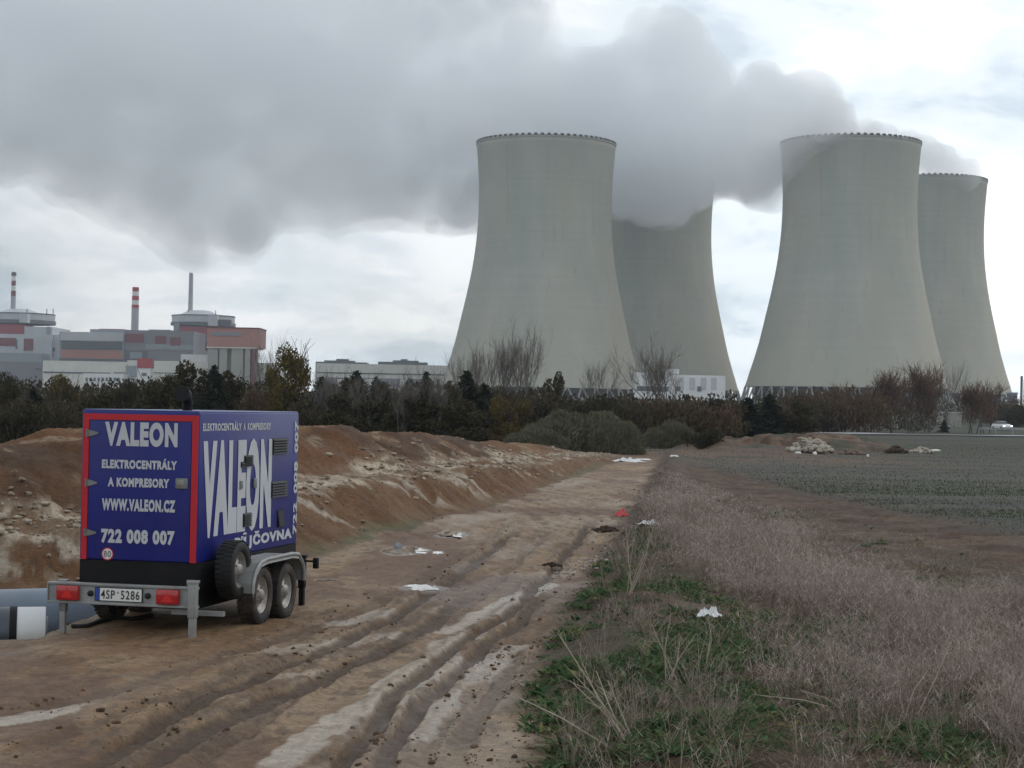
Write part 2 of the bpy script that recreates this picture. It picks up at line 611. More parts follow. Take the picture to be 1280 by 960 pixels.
    z += ver * (0.16 * np.exp(-((e2 - 0.8) / 0.7) ** 2) * (0.4 + 1.2 * fbm(x * 1.4, y * 1.4, 3, 71)) + 0.10 * (fbm(x * 1.9, y * 1.9, 4, 72, 0.6) - 0.4) + 0.16 * sstep(0.3, 3.0, e2) * sstep(60, 35, y))
    stripm = np.exp(-(q2 / np.interp(y, [10, 20, 30, 60], [2.0, 1.6, 1.5, 1.6])) ** 4) * sstep(0.6, 1.6, e) * sstep(90, 70, y)
    z += stripm * (-0.10 + 0.14 * (fbm(x * 1.6, y * 2.6, 4, 73, 0.6) - 0.4))
    z += (fbm(x * 0.05, y * 0.05, 3, 74) - 0.5) * 0.4 * sstep(70, 160, y) 
    dm = sstep(9, 13, x) * sstep(27, 21, x) * np.exp(-((y - 116 - 0.5 * (x - 16)) / 9) ** 2)
    z += dm * 1.1 * sstep(0.3, 0.7, fbm(x * 0.35, y * 0.18, 4, 77, 0.55))
    # ---- colours (albedo)
    c3 = lambda r_, g_, b_: np.array([r_, g_, b_])
    def lerp(A, B, t):
        return A + (B - A) * t[:, None]
    n1 = fbm(x * 0.35, y * 0.35, 4, 81)
    n2 = fbm(x * 1.5, y * 1.2, 4, 82, 0.6)
    n3 = fbm(x * 6.0, y * 4.0, 4, 83, 0.6)
    one = np.ones((len(x), 1))
    field = lerp(one * c3(0.042, 0.041, 0.031), one * c3(0.064, 0.058, 0.043), sstep(0.4, 0.6, fbm(x * 0.05, y * 0.5, 3, 84)))
    grn = sstep(0.46, 0.60, fbm(x * 0.16, y * 0.3, 4, 85)) * sstep(75, 45, y) * sstep(-1.0, -4.0, q2) * sstep(26, 12, -q2)
    field = lerp(field, one * c3(0.045, 0.064, 0.028), 0.85 * grn)
    field = lerp(field, one * c3(0.115, 0.072, 0.046), sstep(75, 90, y) * sstep(150, 130, y) * sstep(24, 14, x) * sstep(0.30, 0.5, n1))
    field = lerp(field, one * c3(0.050, 0.052, 0.030), np.maximum(sstep(100, 118, y), sstep(6, 9, s)) * sstep(40, 20, x))
    verge = lerp(one * c3(0.066, 0.036, 0.019), one * c3(0.115, 0.080, 0.050), sstep(0.35, 0.65, n2))
    verge = lerp(verge, one * c3(0.06, 0.07, 0.032), 0.6 * sstep(0.5, 0.7, fbm(x * 0.9, y * 0.9, 3, 86)))
    strip = lerp(one * c3(0.060, 0.030, 0.014), one * c3(0.105, 0.060, 0.032), sstep(0.40, 0.68, n2))
    field = lerp(field, lerp(one * c3(0.070, 0.038, 0.022), one * c3(0.150, 0.095, 0.060), sstep(0.4, 0.62, n2)), np.clip(dm * 1.6, 0, 1) * sstep(0.3, 0.5, fbm(x * 0.5, y * 0.3, 3, 78)))
    gcol = lerp(field, verge, ((q2 > 0) & (e2 > 0)).astype(float) * sstep(110, 80, y))
    gcol = lerp(gcol, strip, stripm)
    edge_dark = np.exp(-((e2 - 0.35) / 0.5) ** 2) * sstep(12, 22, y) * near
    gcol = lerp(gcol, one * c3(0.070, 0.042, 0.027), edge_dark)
    mud = lerp(one * c3(0.188, 0.106, 0.047), one * c3(0.258, 0.166, 0.088), sstep(0.35, 0.65, n2 + 0.45 * ribs))
    mud = lerp(mud, one * c3(0.185, 0.105, 0.052), sstep(0.5, 0.66, n1) * 0.8)
    mud = lerp(mud, one * c3(0.31, 0.22, 0.138), 0.55 * sstep(0.52, 0.68, fbm(ul * 1.7, vl * 0.3, 4, 58) + 0.25 * (n3 - 0.5)))
    mud = lerp(mud, one * c3(0.078, 0.046, 0.026), 0.65 * sstep(0.55, 0.68, fbm(x * 9, y * 4.5, 4, 67, 0.6)))
    mud = lerp(mud, one * c3(0.26, 0.19, 0.125), 0.45 * sstep(0.58, 0.70, fbm(x * 7 + 30, y * 3.5, 4, 68, 0.6)))
    # churned light tread marks further along
    tread = sstep(0.1, 0.55, np.sin((vl * 0.9 + ul * 2.0 + 1.4 * n1 * 3) * 5.2) * 0.6 + (n2 - 0.35) * 1.5) * sstep(27, 33, y) * sstep(68, 55, y)
    mud = lerp(mud, one * c3(0.265, 0.20, 0.142), 0.6 * tread)
    z += 0.03 * (tread - 0.5) * road * sstep(27, 33, y)
    mud = lerp(mud, one * c3(0.27, 0.205, 0.14), 0.35 * wet)  # wet patches: sheen painted in as paler mud
    mud = lerp(mud, one * c3(0.118, 0.060, 0.032), 0.75 * sstep(0.54, 0.64, fbm(x * 0.6 + 9, y * 0.22, 4, 65)))
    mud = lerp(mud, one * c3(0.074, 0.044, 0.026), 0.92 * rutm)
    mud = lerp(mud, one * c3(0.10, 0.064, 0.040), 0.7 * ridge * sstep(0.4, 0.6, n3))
    mud = lerp(mud, one * c3(0.36, 0.305, 0.235), film * np.clip(0.25 + 1.1 * n3 * fbm(ul * 3, vl * 1.0, 3, 66) * 2, 0, 0.9))  # sky sheen of the wet strips painted into the colour
    mud = lerp(mud, one * c3(0.15, 0.10, 0.062), 0.6 * pud)
    # the bank: rusty brown spoil, grey-brown face, pale limestone rubble on the ledge
    heap = lerp(one * c3(0.130, 0.052, 0.013), one * c3(0.066, 0.029, 0.009), sstep(0.38, 0.60, fbm(rf * 0.28, s * 0.2, 3, 91)))
    heap = lerp(heap, one * c3(0.190, 0.088, 0.025), 0.7 * sstep(0.50, 0.64, fbm(rf * 0.22 + 5, s * 0.5, 4, 92)))
    heap = lerp(heap, one * c3(0.24, 0.17, 0.10), 0.8 * sstep(0.66, 0.74, fbm(x * 2.6, y * 2.6, 3, 93)))
    face = lerp(one * c3(0.112, 0.049, 0.016), one * c3(0.148, 0.076, 0.032), sstep(0.4, 0.62, n2))
    streak = sstep(0.63, 0.73, vn2((rf + 1.3 * s) * 2.3, s * 0.4, 94) * 0.75 + 0.3 * n3 + 0.10 * sstep(0.6, 1.4, s2) - 0.05)
    face = lerp(face, one * c3(0.34, 0.285, 0.22), streak * sstep(0.2, 0.8, s2))
    stone = lerp(one * c3(0.45, 0.375, 0.28), one * c3(0.17, 0.105, 0.058), sstep(0.44, 0.60, 0.55 * n3 + 0.45 * vn2((rf + 1.3 * s) * 2.0, s * 0.8, 97)))
    bcol = lerp(face, heap, sstep(1.9, 2.7, s2 + 0.5 * wob2))
    stm = sstep(1.1, 1.5, s2 + 0.7 * wob2) * sstep(2.55, 2.05, s2 + 0.9 * wob2) * sstep(0.44, 0.60, fbm(rf * 0.45, s * 0.4, 3, 95) + 0.12)
    bcol = lerp(bcol, stone, stm)
    gr = np.exp(-((s2 - 0.05) / 0.35) ** 2) * sstep(0.45, 0.65, fbm(rf * 0.4, s, 3, 96)) * sstep(25, 28, y)
    bcol = lerp(bcol, one * c3(0.095, 0.105, 0.045), 0.8 * gr)
    bcol = lerp(bcol, one * c3(0.060, 0.058, 0.030), sstep(6.5, 8.5, s2))
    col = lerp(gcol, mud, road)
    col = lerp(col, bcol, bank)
    col = lerp(col, one * c3(0.26, 0.205, 0.15), 0.6 * sstep(0.1, 0.4, tx - x + 0.4) * sstep(0.9, 0.1, tx - x + 0.4) * sstep(15, 16, y) * sstep(22, 21, y))
    far = sstep(160, 240, y)
    col = lerp(col, one * c3(0.050, 0.053, 0.036), far)
    wetness = np.clip(0.33 + 0.22 * wet - 0.10 * rutm + 0.45 * pud + 0.36 * film, 0, 1.0) * road * near
    wetness = np.maximum(wetness, 0.18 * near)
    zone = np.zeros_like(x, dtype=np.int8)
    zone[road > 0.5] = 1
    zone[bank > 0.5] = 2
    return z, np.clip(col, 0.005, 0.9), wetness, zone

def hgt(x, y):
    return float(terrain(np.array([float(x)]), np.array([float(y)]))[0][0])
def hgts(x, y):
    return terrain(np.asarray(x, float), np.asarray(y, float))[0]

rows = np.concatenate([[-300, -100, -40, -15, -4, 2, 5.5, 7.2], np.geomspace(8, 330, 800), np.geomspace(345, 2200, 40)])
core = np.linspace(-0.33, 0.33, 900)
edge_t = np.geomspace(0.335, 1.2, 26)
t = np.concatenate([-edge_t[::-1], core, edge_t])
YY = np.repeat(rows, len(t))
scale_row = np.where(rows < 8, 8.0, rows)
XX = np.concatenate([t * (sr if True else 0) + np.sign(t) * np.clip(np.abs(t) - 0.33, 0, None) * 60 for sr in scale_row])
Z, CC, WET, ZONE = terrain(XX, YY)
nr, nc = len(rows), len(t)
idx = np.arange(nr * nc).reshape(nr, nc)
quads = np.stack([idx[:-1, :-1], idx[:-1, 1:], idx[1:, 1:], idx[1:, :-1]], -1).reshape(-1, 4)
zq = ZONE[quads]
fz = np.where((zq == 2).sum(1) >= 2, 2, np.where((zq == 1).sum(1) >= 2, 1, 0))
V = np.stack([XX, YY, Z], -1)
C4 = np.concatenate([CC, WET[:, None]], 1)
for k, (nm, lab) in enumerate((('ground', 'dark ploughed field and weedy verge stretching to the power station'),
                               ('dirt_road', 'rutted muddy site road with wet pale patches leading to the towers'),
                               ('earth_bank', 'long bank of rusty brown spoil with pale stones beside the muddy road'))):
    f = quads[fz == k]
    used, inv = np.unique(f, return_inverse=True)
    o = np_mesh(nm, V[used], [inv.reshape(-1, 4)], M_EARTH, C4[used], smooth=True)
    tag(o, lab, 'ground' if k == 0 else ('road' if k == 1 else 'earth bank'), kind='structure')

# far asphalt road with its verge and guard rail
M_ASPH = mat('asphalt', (0.20, 0.20, 0.205), 0.45, 0.15, 0.8)  # grey lightened to stand in for the wet road's reflection
def ribbon(name, pts, width, mm, lift, label, cat, kind=None, n=40):
    pts = np.array(pts, float)
    tt = np.linspace(0, len(pts) - 1, n)
    xs = np.interp(tt, range(len(pts)), pts[:, 0])
    ys = np.interp(tt, range(len(pts)), pts[:, 1])
    dx, dy = np.gradient(xs), np.gradient(ys)
    ln = np.hypot(dx, dy)
    nx, ny = -dy / ln, dx / ln
    vs = []
    for k in np.linspace(-0.5, 0.5, 7):
        px_, py_ = xs + nx * k * width, ys + ny * k * width
        vs.append(np.stack([px_, py_, hgts(px_, py_) + lift], -1))
    vs = np.array(vs)
    i = np.arange(7 * n).reshape(7, n)
    q = np.stack([i[:-1, :-1], i[:-1, 1:], i[1:, 1:], i[1:, :-1]], -1).reshape(-1, 4)
    o = np_mesh(name, vs.reshape(-1, 3), [q], mm, smooth=True)
    return tag(o, label, cat, kind=kind)
def near_pt(px, py):
    """ground point seen at a photo pixel, on the real terrain"""
    d = ray(px, py)
    lo = 8.0
    Ds = np.geomspace(8, 900, 2500)
    x = d.x / d.y * Ds
    zz = CAM_Z + d.z / d.y * Ds
    h = hgts(x, Ds)
    k = np.argmax(zz <= h)
    if zz[k] > h[k]:
        k = len(Ds) - 1
    return Vector((x[k], Ds[k], h[k]))
road_pts = [(34, 207), (46, 214), (62, 222), (84, 236), (115, 262), (170, 310)]
ribbon('asphalt_road', road_pts, 7.0, M_ASPH, 0.12, 'grey asphalt road curving past the ploughed field at the right', 'road', 'structure')

# ------------------------------------------------------------------ cooling towers
def mat_concrete():
    mm = bpy.data.materials.new('tower_concrete')
    mm.use_nodes = True
    n = mm.node_tree.nodes
    l = mm.node_tree.links.new
    b = n['Principled BSDF']
    b.inputs['Roughness'].default_value = 0.9
    b.inputs['Specular IOR Level'].default_value = 0.2
    tc = n.new('ShaderNodeTexCoord')
    def nz(sc, detail=6, rg=0.6):
        mpn = n.new('ShaderNodeMapping')
        mpn.inputs['Scale'].default_value = sc
        l(tc.outputs['Object'], mpn.inputs['Vector'])
        x = n.new('ShaderNodeTexNoise')
        x.inputs['Scale'].default_value = 1
        x.inputs['Detail'].default_value = detail
        x.inputs['Roughness'].default_value = rg
        l(mpn.outputs[0], x.inputs['Vector'])
        return x.outputs['Fac']
    def rp(src, p0, c0, p1, c1):
        r = n.new('ShaderNodeValToRGB')
        e = r.color_ramp.elements
        e[0].position, e[0].color = p0, c0 + (1,)
        e[1].position, e[1].color = p1, c1 + (1,)
        l(src, r.inputs['Fac'])
        return r.outputs['Color']
    def mx(a, bb, f, mode='MIX'):
        x = n.new('ShaderNodeMix')
        x.data_type = 'RGBA'
        x.blend_type = mode
        if isinstance(f, float): x.inputs[0].default_value = f
        else: l(f, x.inputs[0])
        l(a, x.inputs[6])
        l(bb, x.inputs[7])
        return x.outputs[2]
    big = rp(nz((0.022, 0.022, 0.012)), 0.34, (0.345, 0.375, 0.335), 0.66, (0.46, 0.44, 0.385))
    streak = rp(nz((0.11, 0.11, 0.010), 6, 0.62), 0.33, (0.93, 0.935, 0.94), 0.66, (1.03, 1.03, 1.025))
    lifts = rp(nz((0.004, 0.004, 0.55), 3, 0.5), 0.4, (0.965, 0.965, 0.965), 0.6, (1.02, 1.02, 1.02))
    c = mx(mx(big, streak, 1.0, 'MULTIPLY'), lifts, 1.0, 'MULTIPLY')
    warm = rp(nz((0.03, 0.03, 0.004), 4), 0.5, (0, 0, 0), 0.66, (0.55, 0.55, 0.55))
    wc = n.new('ShaderNodeRGB')
    wc.outputs[0].default_value = (0.42, 0.385, 0.30, 1)
    c = mx(c, wc.outputs[0], warm)
    sx = n.new('ShaderNodeSeparateXYZ')
    l(tc.outputs['Object'], sx.inputs[0])
    def band(z0, z1, amt):
        wv = n.new('ShaderNodeMath'); wv.operation = 'MULTIPLY_ADD'
        l(nz((0.06, 0.06, 0.02), 6, 0.65), wv.inputs[0])
        wv.inputs[1].default_value = 60
        l(sx.outputs['Z'], wv.inputs[2])
        r = n.new('ShaderNodeMapRange')
        r.inputs[1].default_value, r.inputs[2].default_value = z0 + 30, z1 + 30
        r.inputs[3].default_value, r.inputs[4].default_value = 0.0, amt
        l(wv.outputs[0], r.inputs[0])
        return r.outputs[0]
    def rgb(v):
        q = n.new('ShaderNodeRGB'); q.outputs[0].default_value = v + (1,); return q.outputs[0]
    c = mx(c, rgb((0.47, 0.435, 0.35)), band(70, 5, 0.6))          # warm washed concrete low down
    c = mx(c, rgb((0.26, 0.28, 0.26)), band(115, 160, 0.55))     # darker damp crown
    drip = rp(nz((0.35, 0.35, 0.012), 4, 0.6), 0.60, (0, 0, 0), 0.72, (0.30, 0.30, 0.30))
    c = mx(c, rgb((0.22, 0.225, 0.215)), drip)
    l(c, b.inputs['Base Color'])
    return mm
M_CONC = mat_concrete()
M_DARK = mat('interior_shade', (0.02, 0.021, 0.022), 0.9)
M_RIMD = mat('rim_dark_paint', (0.045, 0.045, 0.05), 0.8)
M_RIML = mat('rim_light_paint', (0.50, 0.50, 0.48), 0.8)
M_LEGC = mat('column_concrete', (0.29, 0.28, 0.26), 0.9)
PROF = [(0, 57.4), (.05, 55.3), (.094, 53.2), (.19, 49.4), (.296, 46.2), (.336, 44.9), (.40, 43.0), (.47, 41.1), (.535, 39.7), (.60, 38.7), (.66, 38.0), (.73, 37.7), (.79, 37.7), (.85, 37.95), (.92, 38.6), (1.0, 39.6)]
PROF = [(a, b * 1.02) for a, b in PROF]
HT = 141.5
def make_tower(cx, D, zbase, label):
    """zbase: height of the shell's lower edge"""
    zg = hgt(cx, D)
    root = empty('cooling_tower', (cx, D, zg), label, 'cooling tower', 'cooling towers of the power station')
    z0 = zbase - zg
    mb = MB()
    fr = np.linspace(0, 1, 40)
    rr = np.interp(fr, [p[0] for p in PROF], [p[1] for p in PROF])
    rr = np.convolve(np.pad(rr, 2, 'edge'), np.ones(5) / 5, 'valid') * 0.5 + rr * 0.5
    rr[0], rr[-1] = PROF[0][1], PROF[-1][1]
    outer = [(r, z0 + f * HT) for r, f in zip(rr, fr)]
    inner = [(r - 0.9, z) for r, z in outer][::-1]
    mb.lathe(outer + inner + [outer[0]], n=128)
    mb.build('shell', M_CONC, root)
    rim = MB()
    rt, zt = PROF[-1][1], z0 + HT
    rim.lathe([(rt + 0.22, zt - 0.9), (rt + 0.22, zt + 0.25), (rt - 1.2, zt + 0.25), (rt - 1.2, zt - 0.9), (rt + 0.22, zt - 0.9)], n=128, mi=0, smooth=False)
    nb = 68
    for k in range(nb):                           # light and dark fields round the crown walk
        a0, a1 = 2 * math.pi * k / nb, 2 * math.pi * (k + 0.45) / nb
        vs = []
        for r_ in (rt + 0.3, rt - 1.0):
            for zz in (zt - 0.3, zt + 0.95):
                for a in (a0, a1):
                    vs.append((r_ * math.cos(a), r_ * math.sin(a), zz))
        rim.add(vs, [(0, 1, 3, 2), (4, 6, 7, 5), (0, 4, 5, 1), (2, 3, 7, 6), (0, 2, 6, 4), (1, 5, 7, 3)], 1)
    rim.build('rim', [M_CONC, M_RIMD], root)
    fill = MB()                                   # dark sheet standing in for the shaded inside behind the columns
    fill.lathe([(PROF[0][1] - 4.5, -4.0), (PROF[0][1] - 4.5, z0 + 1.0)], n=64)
    fill.build('intake_shade', M_DARK, root)
    pond = MB()
    pond.lathe([(PROF[0][1] + 6, -5), (PROF[0][1] + 6, 0.9), (PROF[0][1] + 5, 0.9), (PROF[0][1] + 5, -5)], n=64)
    pond.build('basin_wall', M_LEGC, root)
    return root, z0
def tower_legs(root, z0):
    """V-shaped raking columns under the visible half of the shell"""
    n = 42
    for k in range(n):
        a = 2 * math.pi * (k + 0.5) / n
        if math.sin(a) > 0.12:
            continue
        mb = MB()
        rb, rtp = PROF[0][1] + 3.2, PROF[0][1] - 0.4
        da = math.pi / n * 0.92
        p0 = Vector((rb * math.cos(a), rb * math.sin(a), -3.0))
        for s_ in (-1, 1):
            p1 = Vector((rtp * math.cos(a + s_ * da), rtp * math.sin(a + s_ * da), z0 + 0.3))
            mb.tube([p0, p1], 0.5, 6)
        mb.build('leg', M_LEGC, root)
for (px, D, pyb, lab) in [
        (677.0, 1066, 485.5, 'large pale cooling tower nearest the reactor blocks, its whole rim clear of steam'),
        (814.0, 1240, 487, 'dark shaded cooling tower whose top vanishes into the steam'),
        (1058.0, 1066, 485.5, 'large cooling tower with steam spilling over the left of its rim'),
        (1152.5, 1228, 492, 'rightmost cooling tower, lower and half hidden by the one in front')]:
    p = P(px, pyb, D)
    r_, z0 = make_tower(p.x, D, p.z, lab)
    tower_legs(r_, z0)

# ------------------------------------------------------------------ power station blocks
def PX(px, D): return P(px, 480, D).x
def PZ(px, py, D): return P(px, py, D).z
class B:
    """a building placed by photo rectangles at a distance D"""
    def __init__(self, name, D, pxc, label, cat='building', group=None):
        self.D, self.pxc = D, pxc
        self.root = empty(name, (PX(pxc, D), D, hgt(PX(pxc, D), D)), label, cat, group)
        self.o = self.root.location.copy()
    def rect(self, x0, y0, x1, y1, dy=0.0):
        xm = (x0 + x1) / 2
        a = PX(x0, self.D) - self.o.x
        b = PX(x1, self.D) - self.o.x
        zt = PZ(xm, y0, self.D) - self.o.z
        zb = PZ(xm, y1, self.D) - self.o.z
        return a, b, zb, zt
    def box(self, name, rect, mm, depth=20.0, off=0.0, ground=False, parent=None):
        a, b, zb, zt = self.rect(*rect)
        if ground: zb = -3.0
        mb = MB()
        mb.box((a, off, zb), (b, off + depth, zt))
        return mb.build(name, mm, parent or self.root)
    def panel(self, name, rect, mm, off=-0.35, parent=None):
        return self.box(name, rect, mm, 0.5, off, parent=parent)
    def cyl(self, name, cx, hw, y0, y1, mm, cy=0.0, n=48, r2=None, parent=None, cap=True):
        D0 = self.D
        self.D = D0 + cy
        a, b, zb, zt = self.rect(cx - hw, y0, cx + hw, y1)
        self.D = D0
        r = (b - a) / 2
        rt = r if r2 is None else r * r2
        mb = MB()
        mb.lathe([(r, zb), (rt, zt), (0.01, zt)], n=n, c=((a + b) / 2, cy, 0), smooth=False)
        return mb.build(name, mm, parent or self.root)
c_ = dict(var=0.08, scale=0.05, dirt=(0.16, 0.15, 0.15), dirt_amt=0.25)
M_LGREY = mat('light_cladding', (0.52, 0.54, 0.57), 0.7, **c_)
M_WHITE = mat('white_cladding', (0.80, 0.80, 0.79), 0.7, **c_)
M_CREAM = mat('cream_cladding', (0.74, 0.72, 0.66), 0.7, **c_)
M_BLUEG = mat('blue_grey_cladding', (0.30, 0.33, 0.37), 0.7, **c_)
M_DGREY = mat('dark_grey_cladding', (0.115, 0.13, 0.15), 0.6, **c_)
M_PURP = mat('mauve_grey_cladding', (0.23, 0.22, 0.25), 0.7, **c_)
M_MAROON = mat('maroon_cladding', (0.31, 0.060, 0.085), 0.7, **c_)
M_MAROOD = mat('dark_maroon_cladding', (0.20, 0.05, 0.068), 0.7, **c_)
M_BRICK = mat('pink_brick', (0.44, 0.20, 0.165), 0.8, **c_)
M_RED = mat('red_paint_far', (0.42, 0.035, 0.045), 0.6, **c_)
M_STACKG = mat('stack_grey', (0.40, 0.42, 0.44), 0.7, **c_)
M_CONG = mat('block_concrete', (0.34, 0.33, 0.30), 0.9, **c_)
M_GLASSD = mat('dark_glazing', (0.06, 0.075, 0.085), 0.25, spec=0.5)

# right-hand reactor block with drum, dome and pale stack
DR = 1350
b = B('reactor_building', DR, 252, 'reactor block with round railed drum, standing behind the brick block')
b.box('lower_wall', (216, 418, 300, 470), M_LGREY, 55, 6, True)
b.box('maroon_wall', (221, 408, 262, 418), M_MAROON, 40, 4)
b.box('side_wall', (214, 403, 221, 418), M_BLUEG, 40, 4.5)
b.cyl('drum', 252.5, 39, 396, 405, M_LGREY, 28)
b.cyl('gallery', 252.5, 40.3, 404, 407.5, M_DGREY, 28)
b.cyl('parapet', 252.5, 39.5, 394.8, 396.2, M_DGREY, 28)
b.cyl('dome', 248, 29, 388.5, 395.5, M_LGREY, 28, r2=0.45)
b.box('stair_tower', (265, 396, 276, 409), M_LGREY, 8, -24)
b.box('roof_box', (275, 401, 292, 407), M_DGREY, 8, -20)
for x in (228, 246, 262): b.box('mast', (x - .4, 386, x + .4, 394), M_DGREY, 0.6, 20)
for r_ in ((224, 419, 232, 424), (243, 420, 247, 424), (249, 419, 255, 425)): b.panel('window', r_, M_DGREY, 5.6)
for r_ in ((229, 424, 236, 434), (238, 425, 244, 434), (246, 426, 258, 437)): b.panel('bay', r_, M_MAROOD, 5.5)
v = B('ventilation_stack', DR, 236, 'tall pale grey ventilation stack above the railed round drum', 'chimney', 'ventilation stacks of the reactors')
v.cyl('shaft', 236, 3.0, 341, 392, M_STACKG, 26, r2=0.85, n=20)
v.cyl('base', 236, 4.2, 388, 394, M_STACKG, 26, n=20)

# left reactor block, cut by the picture's edge
b = B('reactor_building', DR, 22, 'white reactor block with maroon panels, leftmost building of the power station')
b.box('body', (27, 408, 62, 452), M_LGREY, 55, 4, True)
b.box('maroon_wall', (-18, 405, 27, 417), M_MAROON, 50, 3.5)
b.box('pale_wall', (-18, 417, 27, 442), M_LGREY, 50, 3.6)
b.box('wing', (55, 418, 76, 452), M_LGREY, 30, 7, True)
b.cyl('drum', 26, 40, 393.5, 402, M_LGREY, 30)
b.cyl('gallery', 26, 41.2, 401, 405.5, M_DGREY, 30)
b.cyl('parapet', 26, 40.5, 392.3, 393.7, M_DGREY, 30)
b.cyl('dome', 22, 30, 386.5, 393, M_LGREY, 30, r2=0.4)
b.box('stair_tower', (33, 394, 43, 405), M_LGREY, 8, -24)
b.panel('pier', (55, 408, 60, 417.5), M_BLUEG, 3.6)
b.panel('maroon_block', (27, 423, 38.6, 438), M_MAROOD, 3.5)
b.panel('maroon_block', (-18, 422, 17, 432), M_MAROOD, 3.1)
b.panel('window', (17, 424, 19, 436), M_DGREY, 3.2)
for r_ in ((60, 434, 65, 439), (60, 441, 63, 446)): b.panel('window', r_, M_DGREY, 6.6)
for x in (27, 52, 60): b.box('mast', (x - .4, 385, x + .4, 393), M_DGREY, 0.6, 10)
b = B('annexe_building', DR - 40, 15, 'low grey annexe in front of the far left reactor block')
b.box('upper_wall', (-30, 441, 51, 452), M_BLUEG, 25, 0)
b.box('lower_wall', (-30, 452, 53, 474), M_PURP, 27, -2, True)
b.panel('window', (45, 460, 52, 463), M_DGREY, -2.4)
v = B('ventilation_stack', DR, 14, 'slim banded ventilation stack at the far left, dark at its tip', 'chimney', 'ventilation stacks of the reactors')
for k, (y0, y1, mm) in enumerate([(340, 345, M_MAROOD), (345, 351, M_WHITE), (351, 357, M_MAROOD), (357, 363.5, M_WHITE), (363.5, 370, M_MAROOD), (370, 390, M_STACKG)]):
    v.cyl('shaft' if k == 5 else 'band', 14.2, 2.5 + 0.02 * (y0 - 340), y0, y1, mm, 26, n=20)
v.cyl('platform', 14.2, 3.3, 341.5, 344, M_DGREY, 26, n=16)

# turbine hall and the mauve block beside it
DT = 1290
b = B('turbine_hall', DT, 113, 'long blue grey hall with a dark glazed band over a pink brick band')
b.box('hall_wall', (73, 415.5, 154, 470), M_BLUEG, 60, 0, True)
b.panel('upper_cladding', (74, 415.2, 153, 426), M_LGREY, -0.8)
b.panel('glazed_band', (76, 427, 152, 437), M_GLASSD, -0.5)
b.panel('brick_band', (76, 437.6, 152, 448), M_BRICK, -0.5)
b.panel('plinth', (74, 448.5, 153, 451), M_DGREY, -0.6)
b.box('roof_hump', (107, 411, 156, 416), M_BLUEG, 40, 10)
b.box('red_roof', (117, 410, 148, 411.3), M_MAROON, 30, 14)
b = B('pump_block', DT, 190, 'mauve grey block with square maroon panels right of the long hall')
b.box('block_wall', (154, 413, 240, 470), M_PURP, 50, 2, True)
b.box('roof_house', (180, 411, 207, 414), M_BLUEG, 20, 12)
for r_ in ((155.5, 417, 178, 428), (192, 420, 206, 430), (211, 421.5, 224, 432)): b.panel('maroon_panel', r_, M_MAROOD, 1.5)
b.panel('window_bay', (155, 438, 182, 450), M_DGREY, 1.5)
b.panel('window', (161, 440, 176, 448), M_BLUEG, 1.2)
b.panel('pale_band', (180, 430.5, 240, 437), M_BLUEG, 1.6)

# red and white chimney
v = B('banded_chimney', DT, 167, 'stout red and white banded chimney rising behind the long hall', 'chimney')
for k, (y0, y1, mm) in enumerate([(359, 364.3, M_RED), (364.3, 370, M_WHITE), (370, 375.4, M_RED), (375.4, 381, M_WHITE), (381, 385.2, M_RED), (385.2, 416, M_STACKG)]):
    v.cyl('shaft' if k == 5 else 'band', 167, 4.1 + 0.02 * (y0 - 359), y0, y1, mm, 30, n=24)

# low white and cream halls in front
DL = 1150
b = B('low_hall', DL, 106, 'long cream hall with a dark strip along it below the blue grey hall')
b.box('hall_wall', (53, 451.5, 158, 476), M_CREAM, 40, 0, True)
b.panel('eaves_strip', (54, 465, 138, 467), M_DGREY)
b.panel('eaves_strip', (142, 465.4, 157, 466.6), M_DGREY)
b.panel('gate', (157, 457, 170, 471), M_BLUEG, -0.3)
b = B('low_hall', DL, 260, 'cream hall with a pale roof running towards the columned brick block')
b.box('hall_wall', (158, 452, 345, 482), M_CREAM, 40, 1, True)
b.panel('roof_step', (225, 443, 258, 452), M_WHITE, 1.2)
b.panel('eaves_strip', (188, 466, 258, 467), M_DGREY, 0.6)
b.panel('pale_band', (300, 470, 344, 476), M_WHITE, 0.6)
b = B('office_block', DL - 60, 130, 'white office block with a row of small dark windows')
b.box('wall', (104, 467, 154, 492), M_WHITE, 15, 0, True)
for k in range(9): b.panel('window', (107 + k * 5, 472, 109.6 + k * 5, 476.5), M_DGREY)
b = B('red_topped_tower', DL - 60, 180, 'small white tower block with a bright red top storey')
b.box('wall', (171.5, 460, 187.5, 482), M_WHITE, 9, 0, True)
b.box('red_storey', (171, 448, 188, 460), M_RED, 10, -0.4)
b.panel('window', (177, 466, 183, 470), M_DGREY)
# brick block on concrete columns
b = B('columned_block', DL - 30, 290, 'pink brick block standing on tall concrete columns')
b.box('brick_storey', (257.5, 410.5, 322.5, 434), M_BRICK, 32, 0)
b.box('coping', (257, 409, 323.2, 410.5), M_MAROOD, 33, -0.5)
b.panel('grey_band', (262, 415, 300, 420), M_PURP)
b.box('soffit', (257, 434, 320, 435.4), M_CREAM, 31, -0.2)
b.box('core', (262, 435.4, 314, 480), M_CONG, 22, 6, True)
for x0, x1 in ((259, 271.5), (273, 283), (288, 303), (305, 312)): 
    a, c2, zb, zt = b.rect(x0, 435.4, x1, 480)
    mb = MB(); mb.box((a, 0.6, -3), (c2, 8, zt), bev=0.4); mb.build('column', M_CONG, b.root)
b.box('column', (314, 435.4, 318, 480), M_MAROOD, 6, 0.5, True)
